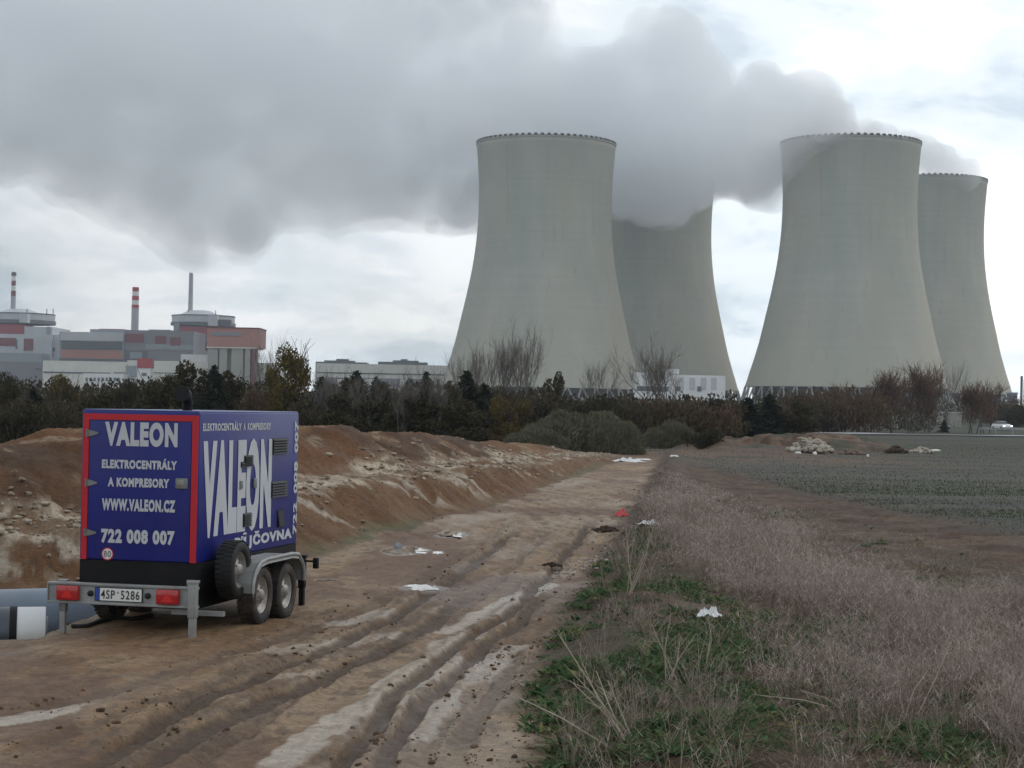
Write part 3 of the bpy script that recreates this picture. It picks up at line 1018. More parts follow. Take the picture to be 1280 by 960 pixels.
# long hall between the golden tree and the nearest tower
b = B('long_hall', DL, 480, 'very long low cream hall between the brick block and the cooling towers')
b.box('hall_wall', (395, 455.5, 566, 484), M_CREAM, 40, 0, True)
b.panel('eaves_strip', (396, 466.5, 565, 468), M_DGREY)
b.panel('plinth', (396, 473, 565, 484), M_PURP)
for x in (421, 452, 462, 500, 536, 550): b.panel('gate', (x, 474, x + 10, 483), M_WHITE, -0.6)
b = B('distant_plant_block', DL + 250, 425, 'dark far buildings above the left part of the long cream hall')
b.box('block', (394, 452.5, 458, 470), M_DGREY, 20, 0, True)
b.box('upper_block', (404, 450.5, 442, 453), M_DGREY, 12, 3)
b.box('roof_house', (419, 448.5, 434, 451), M_DGREY, 8, 4)
b = B('distant_plant_block', DL + 250, 502, 'dark far buildings above the right part of the long cream hall')
b.box('block', (472, 452.5, 533, 470), M_DGREY, 20, 0, True)
b.box('upper_block', (490, 450.5, 522, 453), M_DGREY, 12, 3)
b.box('roof_house', (500, 448.8, 508, 450.8), M_DGREY, 8, 4)
# white pump house before the shaded tower
b = B('pump_house', 960, 850, 'white pump house at the foot of the shaded cooling tower')
b.box('wall', (794, 466, 838, 497), M_WHITE, 18, 0, True)
b.box('wall', (838, 469, 907, 497), M_WHITE, 18, 1.0, True)
b.box('roof_house', (830, 461, 849, 467), M_WHITE, 8, 2)
b.panel('dark_band', (796, 483, 836, 489), M_DGREY)
for x in (848, 862, 876, 889): b.panel('bay', (x, 472, x + 7, 487), M_LGREY, 0.7)
for x in (846, 872): b.panel('opening', (x, 483, x + 5, 489), M_DGREY, 0.5)
# things at the right margin
v = B('flare_mast', 900, 1277, 'dark slim chimney at the right edge beyond the last tower', 'chimney')
v.cyl('shaft', 1277, 1.6, 470, 505, M_DGREY, 0, n=12)
v.cyl('shaft', 1281, 1.4, 474, 505, M_DGREY, 1, n=12)
b = B('far_shed', 900, 1268, 'small grey shed beside the dark slim chimney')
b.box('wall', (1264, 492, 1272, 505), M_DGREY, 8, 0, True)
b.box('roof', (1263.5, 490.5, 1272.5, 492), M_BLUEG, 9, -0.4)
b = B('retaining_wall', 330, 1190, 'low pale concrete wall behind the bare reddish birches', 'wall')
b.box('wall', (1174, 516, 1203, 534), M_CONG, 1.5, 0, True)
b.box('coping', (1173.5, 515, 1203.5, 516.2), M_LGREY, 1.7, -0.1)
rail = empty('guard_rail', (68, 236, hgt(68, 236)), 'pale steel guard rail beside the distant asphalt road', 'guard rail')
rp_ = [(61, 240), (66, 242), (72, 244.5), (78, 248), (84, 252)]
mb = MB()
rails = [Vector((x, y, hgt(x, y) + 0.75)) - rail.location for x, y in rp_]
for dz in (0.0, -0.16):
    mb.tube([p + Vector((0, 0, dz)) for p in rails], 0.05, 6)
mb.build('beam', M_STACKG, rail)
for k in range(9):
    f_ = k / 8 * (len(rails) - 1)
    i = min(int(f_), len(rails) - 2)
    p = rails[i].lerp(rails[i + 1], f_ - i)
    mb = MB(); mb.box((p.x - .06, p.y + .1, p.z - 1.2), (p.x + .06, p.y + .2, p.z + 0.1)); mb.build('post', M_STACKG, rail)

# ------------------------------------------------------------------ trees
def cards(n, cen, rad, size, colA, colB, rng, shell=0.35, flatten=0.5, seed=0, updown=0.0):
    """n leaf-sized faces spread through an ellipsoid; clumped by noise"""
    pts = []
    while sum(len(p) for p in pts) < n:
        u = rng.normal(size=(n * 2, 3))
        u /= np.linalg.norm(u, axis=1)[:, None]
        r = rng.random(n * 2) ** shell
        p = u * r[:, None]
        k = vn3(p[:, 0] * 2.6 + 9 + seed, p[:, 1] * 2.6 + 5, p[:, 2] * 2.6 + 3, seed) + 0.25 * vn3(p[:, 0] * 7 + seed, p[:, 1] * 7, p[:, 2] * 7, seed + 1)
        p = p[k > 0.56]
        pts.append(p)
    p = np.concatenate(pts)[:n]
    return np.array(cen) + p * np.array(rad), p
def card_mesh(pts, size, colA, colB, rng, long=1.6, vert=0.0):
    n = len(pts)
    a = rng.normal(size=(n, 3))
    a[:, 2] = a[:, 2] * (1 - vert) + vert * 2.2 * np.sign(a[:, 2] + 1e-9)
    a /= np.linalg.norm(a, axis=1)[:, None]
    b = np.cross(a, rng.normal(size=(n, 3)))
    b /= np.linalg.norm(b, axis=1)[:, None] + 1e-9
    s = size * (0.6 + 0.8 * rng.random(n))
    a = a * (s * long / 2)[:, None]
    b = b * (s / 2)[:, None]
    V_ = np.stack([pts - a, pts + b * 0.8 - a * 0.1, pts + a, pts - b * 0.8 + a * 0.1], 1).reshape(-1, 3)
    f = np.arange(4 * n).reshape(n, 4)
    tcol = rng.random(n)[:, None]
    c = np.array(colA) + (np.array(colB) - np.array(colA)) * tcol
    c = np.concatenate([np.repeat(c, 4, 0), np.ones((4 * n, 1))], 1)
    return V_, f, c
def branches(mb, p, d, ln, r, depth, rng, spread, upw, twigs, kids=(3, 5), shrink=0.66):
    n = 3
    pts, rads = [p], [r]
    for i in range(n):
        d = (d + Vector(rng.normal(size=3) * 0.13) + Vector((0, 0, upw * 0.12))).normalized()
        p = p + d * ln / n
        pts.append(p)
        rads.append(r * (1 - 0.55 * (i + 1) / n))
    mb.tube(pts, rads, 5 if r > 0.02 else 3, cap=False)
    if depth == 0:
        twigs.append((pts[-1], d, ln))
        twigs.append((pts[1], d, ln))
        return
    for k in range(rng.integers(*kids)):
        f_ = 0.35 + 0.65 * rng.random() if k else 1.0
        i = min(int(f_ * n), n - 1)
        q = pts[i].lerp(pts[i + 1], f_ * n - i)
        nd = (d + Vector(rng.normal(size=3)) * spread).normalized()
        nd = (nd + Vector((0, 0, upw * 0.35))).normalized()
        branches(mb, q, nd, ln * shrink * (0.75 + 0.5 * rng.random()), r * 0.45, depth - 1, rng, spread, upw, twigs, kids, shrink)
def twig_mesh(twigs, per, ln, wid, colA, colB, rng, upw=0.4, spread=0.6):
    P0, D0 = [], []
    for p, d, l_ in twigs:
        for _ in range(per):
            D0.append((d + Vector(rng.normal(size=3)) * spread + Vector((0, 0, upw))).normalized())
            P0.append(p + d * (rng.random() - 0.6) * l_ * 0.8)
    P0, D0 = np.array(P0), np.array(D0)
    n = len(P0)
    l2 = ln * (0.5 + rng.random(n))
    sd = np.cross(D0, rng.normal(size=(n, 3)))
    sd /= np.linalg.norm(sd, axis=1)[:, None]
    mid = P0 + D0 * (l2 * 0.5)[:, None] + rng.normal(size=(n, 3)) * (l2 * 0.08)[:, None]
    tip = P0 + D0 * l2[:, None] + rng.normal(size=(n, 3)) * (l2 * 0.14)[:, None]
    V_ = np.stack([P0 - sd * wid / 2, P0 + sd * wid / 2, mid + sd * wid * .4, mid - sd * wid * .4, tip], 1).reshape(-1, 3)
    i = np.arange(n) * 5
    q = np.stack([i, i + 1, i + 2, i + 3], 1)
    t3 = np.stack([i + 3, i + 2, i + 4], 1)
    c = np.array(colA) + (np.array(colB) - np.array(colA)) * rng.random(n)[:, None]
    c = np.concatenate([np.repeat(c, 5, 0), np.ones((5 * n, 1))], 1)
    return V_, [q, t3], c
M_BARK = mat('bark_dark', (0.030, 0.027, 0.024), 0.9, 0.3, 4)
M_BARKP = mat('bark_pale', (0.115, 0.105, 0.095), 0.9, 0.3, 4)

# each kind is built once, unit height 1 m... then scaled to the height seen in the photo
PROTO = {}
def proto(kind):
    rng = np.random.default_rng(abs(hash_s(kind)) % 100000)
    base, var = kind.rsplit('#', 1)
    var = int(var)
    root = bpy.data.objects.new(NAMES[base], None)
    COL.objects.link(root)
    if base == 'conifer':
        mb = MB(); mb.tube([(0, 0, -0.3), (0.05, 0, 2.5), (0, 0, 4.9)], [0.11, 0.07, 0.01], 6); mb.build('trunk', M_BARK, root)
        n = 4200
        h = 1 - (1 - rng.random(n)) ** 0.56
        zz = 0.25 + 4.75 * h
        an0 = rng.random(n) * 2 * np.pi
        wdt = (1.0 - h) ** 0.85 * (0.75 + 0.95 * vn2(h * 7 + 3 * var, an0 * 1.1, 40 + var)) * (1 + 0.4 * np.sin(h * (21 + 4 * var) + an0 * 2)) + 0.03
        an = an0
        lobe = 0.75 + 0.35 * np.sin(an * (3 + var) + h * 9)
        rr = wdt * lobe * rng.random(n) ** 0.4
        pts = np.stack([rr * np.cos(an), rr * np.sin(an), zz - rr * 0.25], 1)
        v, f, c = card_mesh(pts, 0.13, (0.018, 0.026, 0.020), (0.046, 0.056, 0.040), rng, 2.2)
        np_mesh('crown', v, [f], M_LEAF, c, root)
        H = 5.0
    elif base == 'dark':                           # dark broadleaf, several uneven lobes
        mb = MB(); tw = []
        branches(mb, Vector((0, 0, -0.3)), Vector((0, 0, 1)), 2.6, 0.11, 2, rng, 0.55, 0.5, tw)
        mb.build('trunk', M_BARK, root)
        A = []
        for k in range(7):
            an = rng.random() * 6.28
            q, _ = cards(520, (0.75 * math.cos(an), 0.75 * math.sin(an), 0.9 + 3.3 * k / 6.5), (0.9 - .06 * k, 0.9 - .06 * k, 0.85), 0, 0, 0, rng, seed=var * 9 + k)
            A.append(q)
        v, f, c = card_mesh(np.concatenate(A), 0.13, (0.036, 0.035, 0.021), (0.098, 0.084, 0.050), rng, 1.7, 0.3)
        np_mesh('crown', v, [f], M_LEAF, c, root)
        H = 5.0
    elif base == 'gold':
        mb = MB(); tw = []
        for a in range(4):
            branches(mb, Vector((0, 0, -0.3)), Vector((0.25 * math.cos(a * 1.6), 0.25 * math.sin(a * 1.6), 1)), 2.8, 0.09, 2, rng, 0.35, 0.9, tw)
        mb.build('trunk', M_BARK, root)
        A = []
        for k in range(11):
            an = rng.random() * 6.28
            hh = 0.7 + 3.8 * (k / 10.5)
            rad = 0.95 * (1 - 0.55 * max(0, k / 10 - 0.45))
            q, _ = cards(460, (rad * .75 * math.cos(an), rad * .75 * math.sin(an), hh), (0.62, 0.62, 0.85), 0, 0, 0, rng, seed=var * 9 + k)
            A.append(q)
        v, f, c = card_mesh(np.concatenate(A), 0.11, (0.085, 0.068, 0.028), (0.19, 0.145, 0.055), rng, 1.8, 0.4)
        np_mesh('crown', v, [f], M_LEAF, c, root)
        H = 5.2
    elif base == 'bare':                           # leafless, upswept
        mb = MB(); tw = []
        for a in range(3 + var):
            branches(mb, Vector((0.1 * a - .15, 0, -0.3)), Vector((0.16 * math.cos(a * 2.1), 0.16 * math.sin(a * 2.1), 1)), 2.6, 0.085, 3, rng, 0.42, 0.75, tw, (3, 5), 0.62)
        mb.build('trunk', M_BARKP, root)
        v, f, c = twig_mesh(tw, 3, 0.7, 0.017, (0.13, 0.115, 0.105), (0.24, 0.215, 0.195), rng, 0.5, 0.45)
        np_mesh('crown', v, f, M_LEAF, c, root)
        H = 5.2
    elif base == 'birch':                          # thin pale stems, haze of rusty twigs
        mb = MB(); tw = []
        for a in range(3):
            branches(mb, Vector((0.3 * (a - 1), 0.1 * a, -0.3)), Vector((0.10 * (a - 1), 0.05, 1)), 3.3, 0.065, 2, rng, 0.32, 0.8, tw, (4, 7), 0.5)
        mb.build('trunk', M_BARKP, root)
        v, f, c = twig_mesh(tw, 9, 0.8, 0.03, (0.11, 0.075, 0.062), (0.21, 0.14, 0.112), rng, 0.5, 0.5)
        A = []
        for k in range(7):
            an = rng.random() * 6.28
            q, _ = cards(230, (0.6 * math.cos(an), 0.6 * math.sin(an), 1.9 + 2.9 * k / 7), (0.62, 0.62, 0.75), 0, 0, 0, rng, seed=var * 9 + k)
            A.append(q)
        v2, f2, c2 = card_mesh(np.concatenate(A), 0.075, (0.12, 0.072, 0.055), (0.22, 0.13, 0.095), rng, 1.8, 0.5)
        np_mesh('crown', np.concatenate([v, v2]), [f[0], f[1], f2 + len(v)], M_LEAF, np.concatenate([c, c2]), root)
        H = 5.4
    elif base == 'willow':                         # rounded grey-green bush of fine upright shoots
        n = 15000
        u = rng.normal(size=(n, 3)); u[:, 2] = np.abs(u[:, 2])
        u /= np.linalg.norm(u, axis=1)[:, None]
        lump = 0.70 + 0.42 * vn3(u[:, 0] * 2.3 + 4 + var, u[:, 1] * 2.3 + 4, u[:, 2] * 2.3, 5) + 0.22 * vn3(u[:, 0] * 7 + var, u[:, 1] * 7, u[:, 2] * 7, 6)
        r = rng.random(n) ** 0.22
        pts = u * (r * lump)[:, None] * np.array([2.6, 2.0, 1.75])
        v, f, c = card_mesh(pts, 0.05, (0.085, 0.088, 0.058), (0.19, 0.18, 0.125), rng, 5.5, 0.35)
        mb = MB()
        for k in range(9):
            an = k * 0.7
            mb.tube([(0.1 * math.cos(an), 0.1 * math.sin(an), -0.2), (0.9 * math.cos(an), 0.7 * math.sin(an), 0.8), (1.5 * math.cos(an), 1.1 * math.sin(an), 1.1)], [0.05, 0.03, 0.01], 5)
        mb.build('stem', M_BARK, root)
        np_mesh('crown', v, [f], M_LEAF, c, root)
        H = 1.75
    elif base == 'scrub':                          # brownish hedge-like shrub
        A = []
        for k in range(6):
            q, _ = cards(520, (rng.normal() * 0.9, rng.normal() * 0.6, 0.5 + 0.5 * rng.random()), (0.95, 0.8, 0.75), 0, 0, 0, rng, seed=var * 9 + k)
            A.append(q)
        A = np.concatenate(A); A[:, 2] = np.abs(A[:, 2])
        ca, cb = [((0.050, 0.043, 0.028), (0.105, 0.085, 0.055)), ((0.085, 0.058, 0.038), (0.145, 0.10, 0.068)), ((0.035, 0.035, 0.024), (0.075, 0.068, 0.045))][var % 3]
        v, f, c = card_mesh(A, 0.085, ca, cb, rng, 2.4, 0.5)
        mb = MB()
        for k in range(7):
            an = k * 0.9
            mb.tube([(0.1 * math.cos(an), 0.1 * math.sin(an), -0.2), (0.5 * math.cos(an), 0.5 * math.sin(an), 0.7), (0.8 * math.cos(an), 0.8 * math.sin(an), 1.2)], [0.04, 0.03, 0.01], 5)
        mb.build('stem', M_BARK, root)
        np_mesh('crown', v, [f], M_LEAF, c, root)
        H = 1.6
    PROTO[kind] = (root, H)
    CHILD[kind] = list(CHILD[root.name])
    return PROTO[kind]
def hash_s(s):
    h = 5381
    for ch in s: h = (h * 33 + ord(ch)) & 0xffffffff
    return h
NAMES = dict(conifer='conifer_tree', dark='broadleaf_tree', gold='autumn_tree', bare='bare_tree', birch='birch_tree', willow='willow_bush', scrub='shrub')
CATS = dict(conifer='tree', dark='tree', gold='tree', bare='tree', birch='tree', willow='bush', scrub='shrub')
GROUPS = dict(conifer='dark conifers of the tree belt', dark='dark broadleaf trees of the tree belt', gold='autumn yellow trees', bare='bare trees before the towers', birch='reddish birches by the asphalt road', willow='rounded willow bushes', scrub='shrubs along the tree belt')
used_kind = set()
def tree(kind, px, ytop, D, wpx, label, sink=0.0):
    """a tree whose top reaches photo row ytop at column px, wpx photo pixels wide"""
    root, H = PROTO[kind] if kind in PROTO else proto(kind)
    p = P(px, ytop, D)
    zb = hgt(p.x, D) - sink
    base = kind.split('#')[0]
    if kind not in used_kind:
        used_kind.add(kind)
        o = root
    else:
        o = root.copy(); COL.objects.link(o)
        for ch in CHILD[kind]:
            c = ch.copy(); COL.objects.link(c); c.parent = o
    sz = (p.z - zb) / H
    nat = {'conifer': 2.2, 'dark': 3.0, 'gold': 2.9, 'bare': 3.0, 'birch': 2.7, 'willow': 5.0, 'scrub': 3.6}[base]
    sx = wpx / F * D / nat * (1.35 if base == 'conifer' else 1.0)
    o.location = (p.x, D, zb)
    o.scale = (sx, sx, sz)
    o.rotation_euler = (0, 0, random.uniform(-0.5, 0.5) if base in ('willow', 'scrub') else random.random() * 6.28)
    tag(o, label, CATS[base], GROUPS[base])
    return o

TREES = [
 # belt left of and behind the trailer
 ('scrub#2', -15, 470, 150, 90, 'dark shrub at the far left edge below the banded ventilation stack'),
 ('dark#0', 22, 476, 135, 70, 'dark rounded tree under the far left reactor block'),
 ('conifer#0', 42, 484, 128, 40, 'small dark conifer below the white wing of the far left reactor'),
 ('gold#1', 80, 466, 140, 48, 'small yellowish tree before the cream hall at the left'),
 ('scrub#0', 60, 500, 118, 110, 'brown shrub above the spoil bank left of the trailer'),
 ('dark#1', 118, 486, 130, 60, 'dark tree in front of the white office block'),
 ('scrub#2', 150, 478, 138, 60, 'dark shrub left of the red topped tower block'),
 ('dark#0', 196, 464, 128, 66, 'dark tree right in front of the red topped tower block'),
 ('dark#1', 236, 446, 132, 74, 'tall dark tree under the pale ventilation stack'),
 ('conifer#1', 268, 455, 126, 44, 'dark pointed conifer in front of the columned brick block'),
 ('dark#2', 296, 460, 134, 60, 'dark tree below the right columns of the brick block'),
 ('scrub#1', 325, 486, 130, 60, 'brown shrub between the brick block and the golden tree'),
 ('bare#0', 334, 428, 160, 40, 'thin bare tree just left of the golden tree'),
 ('gold#0', 366, 427, 122, 66, 'golden olive autumn tree standing tall behind the trailer'),
 ('gold#2', 348, 452, 126, 44, 'smaller golden tree tucked against the tall golden one'),
 ('scrub#0', 388, 505, 112, 60, 'olive shrub behind the far top corner of the trailer'),
 ('scrub#2', 4, 509, 84, 130, 'low dark shrub on the far left skyline of the spoil bank'),
 # black conifers
 ('conifer#2', 402, 470, 120, 46, 'dark conifer just right of the golden tree'),
 ('dark#2', 424, 468, 116, 52, 'dark leafy tree second to the right of the golden tree'),
 ('conifer#1', 446, 462, 118, 52, 'broad dark conifer with its tip against the long cream hall'),
 ('conifer#2', 470, 470, 121, 36, 'shorter dark conifer in a dip of the belt below the long hall'),
 ('dark#0', 492, 474, 113, 62, 'dark leafy tree in front of the middle of the long hall'),
 ('conifer#1', 512, 472, 122, 44, 'slim dark conifer right of the middle of the long hall'),
 ('conifer#2', 533, 464, 117, 50, 'tall dark conifer near the right end of the long hall'),
 ('dark#1', 556, 472, 114, 56, 'dark leafy tree left of the foot of the nearest tower'),
 ('conifer#1', 584, 462, 116, 56, 'tall dark conifer at the left foot of the nearest tower'),
 ('conifer#2', 606, 480, 112, 48, 'last dark conifer of the belt beside the rounded bushes'),
 ('dark#0', 440, 490, 110, 90, 'dark broadleaf tree low in front of the conifers near the trailer'),
 ('dark#2', 520, 492, 109, 90, 'dark broadleaf tree low in front of the middle conifers'),
 ('dark#1', 585, 496, 107, 80, 'dark broadleaf tree low in front of the last conifers'),
 ('bare#2', 412, 468, 112, 44, 'leafless tree standing before the dark conifers next to the golden tree'),
 ('bare#0', 458, 466, 110, 40, 'leafless tree before the broad dark conifer of the belt'),
 ('bare#1', 504, 470, 108, 44, 'leafless tree before the middle of the dark belt'),
 ('bare#2', 546, 466, 111, 42, 'leafless tree before the right end of the long cream hall'),
 ('gold#1', 630, 494, 108, 52, 'olive yellow tree low at the right end of the dark belt'),
 ('gold#2', 660, 498, 118, 46, 'olive yellow tree behind the low rounded bush'),
 # bare poplars before the first tower
 ('bare#1', 586, 440, 175, 46, 'bare tree over the left edge of the nearest tower'),
 ('bare#0', 606, 432, 172, 40, 'bare upright poplar, second from the left edge of the nearest tower'),
 ('bare#2', 634, 424, 170, 48, 'tall bare poplar left of the tallest one before the nearest tower'),
 ('bare#1', 656, 418, 168, 44, 'tallest bare poplar in front of the nearest tower'),
 ('dark#1', 694, 460, 150, 40, 'small dark half bare tree before the middle of the nearest tower'),
 ('bare#0', 748, 452, 190, 44, 'thin bare tree before the right foot of the nearest tower'),
 ('bare#2', 822, 438, 150, 62, 'bare round tree in front of the white pump house'),
 # scrub and bushes in the middle
 ('scrub#0', 650, 486, 128, 110, 'olive brown shrub under the tall bare poplars'),
 ('dark#2', 672, 500, 120, 70, 'dark tree between the last conifer and the rounded bushes'),
 ('scrub#2', 724, 498, 132, 110, 'dark shrub behind the largest rounded bush'),
 ('scrub#0', 780, 500, 136, 90, 'olive shrub right behind the rounded bushes'),
 ('scrub#1', 850, 498, 142, 110, 'brown shrub below the white pump house'),
 ('dark#0', 905, 496, 150, 70, 'dark tree below the right end of the white pump house'),
 ('conifer#1', 935, 496, 160, 50, 'dark conifer at the gap between the two pairs of towers'),
 ('conifer#2', 962, 492, 165, 46, 'dark conifer at the left foot of the tower with spilling steam'),
 ('dark#1', 990, 500, 165, 70, 'dark tree before the tower with spilling steam'),
 ('willow#0', 728, 516, 99, 140, 'largest rounded grey green bush at the end of the dirt road'),
 ('willow#1', 668, 536, 92, 84, 'low rounded bush at the left of the largest one'),
 ('willow#0', 772, 528, 96, 70, 'rounded bush at the right of the largest one'),
 ('willow#1', 838, 529, 112, 70, 'small rounded bush under the bare round tree'),
 ('scrub#2', 880, 537, 108, 56, 'low dark bush right of the dirt road end'),
 # right part
 ('scrub#1', 1010, 487, 226, 90, 'rust brown shrub before the left foot of the steaming tower'),
 ('scrub#1', 1052, 484, 232, 90, 'rust brown shrub under the middle of the steaming tower'),
 ('scrub#0', 1040, 500, 224, 80, 'olive shrub behind the pale rubble mound'),
 ('scrub#1', 968, 508, 214, 70, 'rust brown shrub left of the pale rubble mound'),
 ('birch#0', 1094, 478, 238, 46, 'reddish birch at the left end of the group by the road'),
 ('birch#1', 1114, 466, 236, 46, 'reddish birch with a pale stem, second in the roadside group'),
 ('birch#2', 1138, 462, 240, 50, 'tallest reddish birch of the roadside group'),
 ('birch#0', 1160, 466, 244, 44, 'reddish birch at the right end of the group by the road'),
 ('bare#0', 1184, 458, 270, 36, 'thin bare tree between the birches and the rightmost tower'),
 ('birch#1', 1215, 480, 240, 44, 'bright rusty birch alone in front of the rightmost tower'),
 ('birch#2', 1232, 484, 250, 40, 'smaller rusty birch leaning on the lone bright one'),
 ('conifer#0', 1180, 524, 250, 10, 'single small dark conifer at the foot of the roadside birches'),
 ('scrub#2', 1262, 508, 345, 60, 'dark shrub behind the white car'),
 ('scrub#1', 1250, 500, 360, 70, 'brown shrub under the foot of the rightmost tower'),
]
for k, a in enumerate(TREES):
    tree(*a)

# the far mass of undergrowth behind the belt, one tangle
rng = np.random.default_rng(5)
n = 52000
px_ = rng.random(n) * 1500 - 120
D_ = 135 + rng.random(n) * 70
D_ = D_ + np.interp(px_, [900, 960, 1150, 1200], [0, 95, 110, 220])
top = np.interp(px_, [-120, 0, 200, 330, 400, 620, 700, 800, 900, 1000, 1100, 1200, 1400], [480, 486, 480, 486, 488, 490, 497, 500, 500, 500, 504, 508, 510])
top = top + (fbm(px_ / 19, D_ / 22, 4, 7, 0.6) - 0.5) * 46
hmax = np.maximum(0.3, CAM_Z + (510 + (px_ - 640) * math.tan(ROLL) - top) / F * D_)
xs_ = (px_ - 640) / F * D_
pts = np.stack([xs_, D_, hgts(xs_, D_) + rng.random(n) * hmax], 1)
v, f, c = card_mesh(pts, 0.24, (0.032, 0.029, 0.019), (0.085, 0.069, 0.046), rng, 1.9, 0.4)
o = np_mesh('undergrowth', v, [f], M_LEAF, c)
tag(o, 'dense dark tangle of undergrowth filling the gaps behind the trees', 'undergrowth', kind='stuff')

# ------------------------------------------------------------------ generator trailer
M_BLUE = mat('blue_paint', (0.009, 0.016, 0.178), 0.38, 0.12, 1.5, coat=0.0, spec=0.4, dirt=(0.13, 0.10, 0.08), dirt_amt=0.16)
M_BLUER = mat('blue_roof_paint', (0.03, 0.055, 0.22), 0.35, 0.12, 1.5, coat=0.3, dirt=(0.2, 0.18, 0.16), dirt_amt=0.3)
M_REDT = mat('red_trim', (0.50, 0.008, 0.020), 0.4, 0.06, 2.0)
M_LETTER = mat('white_lettering', (0.52, 0.54, 0.58), 0.5, 0.05, 3.0)
M_BLACK = mat('black_steel', (0.007, 0.007, 0.008), 0.6, 0.3, 3.0, spec=0.25, dirt=(0.06, 0.045, 0.035), dirt_amt=0.18)
M_RUBBER = mat('rubber', (0.022, 0.021, 0.021), 0.8, 0.3, 6.0, dirt=(0.14, 0.10, 0.075), dirt_amt=0.9)
M_RUBBERB = mat('black_rubber', (0.009, 0.009, 0.009), 0.7, 0.3, 6.0)
M_GALV = mat('galvanised_steel', (0.30, 0.31, 0.31), 0.5, 0.2, 5.0, metal=0.35, dirt=(0.17, 0.13, 0.10), dirt_amt=0.45)
M_RIMS = mat('wheel_rim', (0.36, 0.35, 0.33), 0.5, 0.25, 6.0, metal=0.3, dirt=(0.18, 0.13, 0.095), dirt_amt=0.8)
M_VENT = mat('vent_black', (0.010, 0.010, 0.014), 0.6)
M_LAMP = mat('red_lens', (0.42, 0.012, 0.016), 0.15, 0.15, 20.0, coat=0.6)
M_LAMPD = mat('red_reflector', (0.62, 0.03, 0.03), 0.2, 0.1, 40.0)
M_PLATE = mat('plate_white', (0.74, 0.74, 0.72), 0.4, 0.04)
M_EU = mat('plate_blue', (0.02, 0.06, 0.33), 0.4, 0.05)
M_INK = mat('plate_black', (0.012, 0.012, 0.012), 0.5)
M_HINGE = mat('hinge_steel', (0.20, 0.21, 0.20), 0.5, 0.2, 10, metal=0.3)

th = R(-12.5)
rr_c = P(248, 600, 18.0)                            # rear right corner of the cabin
Wd, Ln = 1.24, 2.95
right_l = Vector((math.cos(th), math.sin(th), 0))
org = Vector((rr_c.x, rr_c.y, 0)) - right_l * (Wd / 2)
gz = hgt(org.x + 0.6, org.y + 1.2)
trailer = empty('generator_trailer', (org.x, org.y, 0.0), 'dark blue generator trailer with red door frame and white lettering, parked on the muddy road', 'trailer', None, th)
HX = Wd / 2
ZB, ZT = 0.69, 2.17

def text_mesh(name, s, w_, h_, mm, parent, place, bold=0.035, spacing=1.16):
    """lettering as a thin mesh w_ x h_ (cap height h_); place(u, v, t) -> point, t = proud of the surface"""
    cu = bpy.data.curves.new(name, 'FONT')
    cu.body = s
    cu.size = 1
    cu.offset = bold
    cu.extrude = 0.0
    cu.space_character = spacing
    cu.resolution_u = 4
    cu.fill_mode = 'FRONT'
    to = bpy.data.objects.new(name, cu)
    COL.objects.link(to)
    cu2 = cu.copy(); cu2.body = 'E'
    t2 = bpy.data.objects.new('tmp', cu2); COL.objects.link(t2)
    bpy.context.view_layer.update()
    dg = bpy.context.evaluated_depsgraph_get()
    me = bpy.data.meshes.new_from_object(to.evaluated_get(dg))
    m2 = bpy.data.meshes.new_from_object(t2.evaluated_get(dg))
    co = np.array([v.co[:] for v in me.vertices])
    ce = np.array([v.co[:] for v in m2.vertices])
    for x in (to, t2): bpy.data.objects.remove(x)
    x0, x1 = co[:, 0].min(), co[:, 0].max()
    y0, y1 = ce[:, 1].min(), ce[:, 1].max()
    bpy.data.meshes.remove(m2)
    for v, c in zip(me.vertices, co):
        v.co = place((c[0] - x0) / (x1 - x0) * w_, (c[1] - y0) / (y1 - y0) * h_, 0.004)
    me.materials.clear()
    me.materials.append(mm)
    me.update()
    o = bpy.data.objects.new(name, me)
    COL.objects.link(o)
    o.parent = parent
    return o

# cabin
mb = MB(); mb.box((-HX, 0, ZB), (HX, Ln, ZT), bev=0.018)
cabin = mb.build('cabin', M_BLUE, trailer)
mb = MB(); mb.box((-HX + 0.01, 0.01, ZT - 0.004), (HX - 0.01, Ln - 0.01, ZT + 0.012), bev=0.008)
mb.build('roof', M_BLUER, trailer)
mb = MB()
zt_, tw_ = 2.137, 0.062
mb.box((-HX + 0.02, -0.014, zt_ - 0.06), (HX - 0.008, 0.002, zt_))
mb.box((-HX + 0.02, -0.0135, ZB + 0.005), (-HX + 0.02 + tw_, 0.002, zt_ - 0.06))
mb.box((HX - 0.008 - tw_, -0.0135, ZB + 0.005), (HX - 0.008, 0.002, zt_ - 0.06))
mb.build('door_frame', M_REDT, trailer)
mb = MB(); mb.box((-HX + 0.088, -0.011, ZB + 0.012), (HX - 0.078, 0.002, zt_ - 0.066), bev=0.004)
door = mb.build('door', M_BLUE, trailer)
def rear_xz(px, py):                                # photo pixel -> local x, z on the rear face
    p = P(px, py, 18.14)
    u = (px - 101.0) / (248.0 - 101.0)
    x = -HX + u * Wd
    D = 18.0 + (HX - x) * 0.216
    return x, CAM_Z - (py - hor(px)) / F * D
def rear_text(s, x0, y0, x1, y1, bold=0.035, mm=None, t=-0.0125):
    a, zt = rear_xz(x0, y0)
    b_, zb = rear_xz(x1, y1)
    return text_mesh('lettering', s, b_ - a, zt - zb, mm or M_LETTER, door, lambda u, v, q: (a + u, t - q, zb + v), bold)
rear_text('VALEON', 131, 527, 222, 559, 0.06)
rear_text('ELEKTROCENTRÁLY', 128, 574, 222, 587.5, 0.058)
rear_text('A KOMPRESORY', 136, 596.5, 213, 610, 0.058)
rear_text('WWW.VALEON.CZ', 129, 622.5, 221, 640.5, 0.058)
rear_text('722 008 007', 129, 660.5, 221, 681, 0.058)
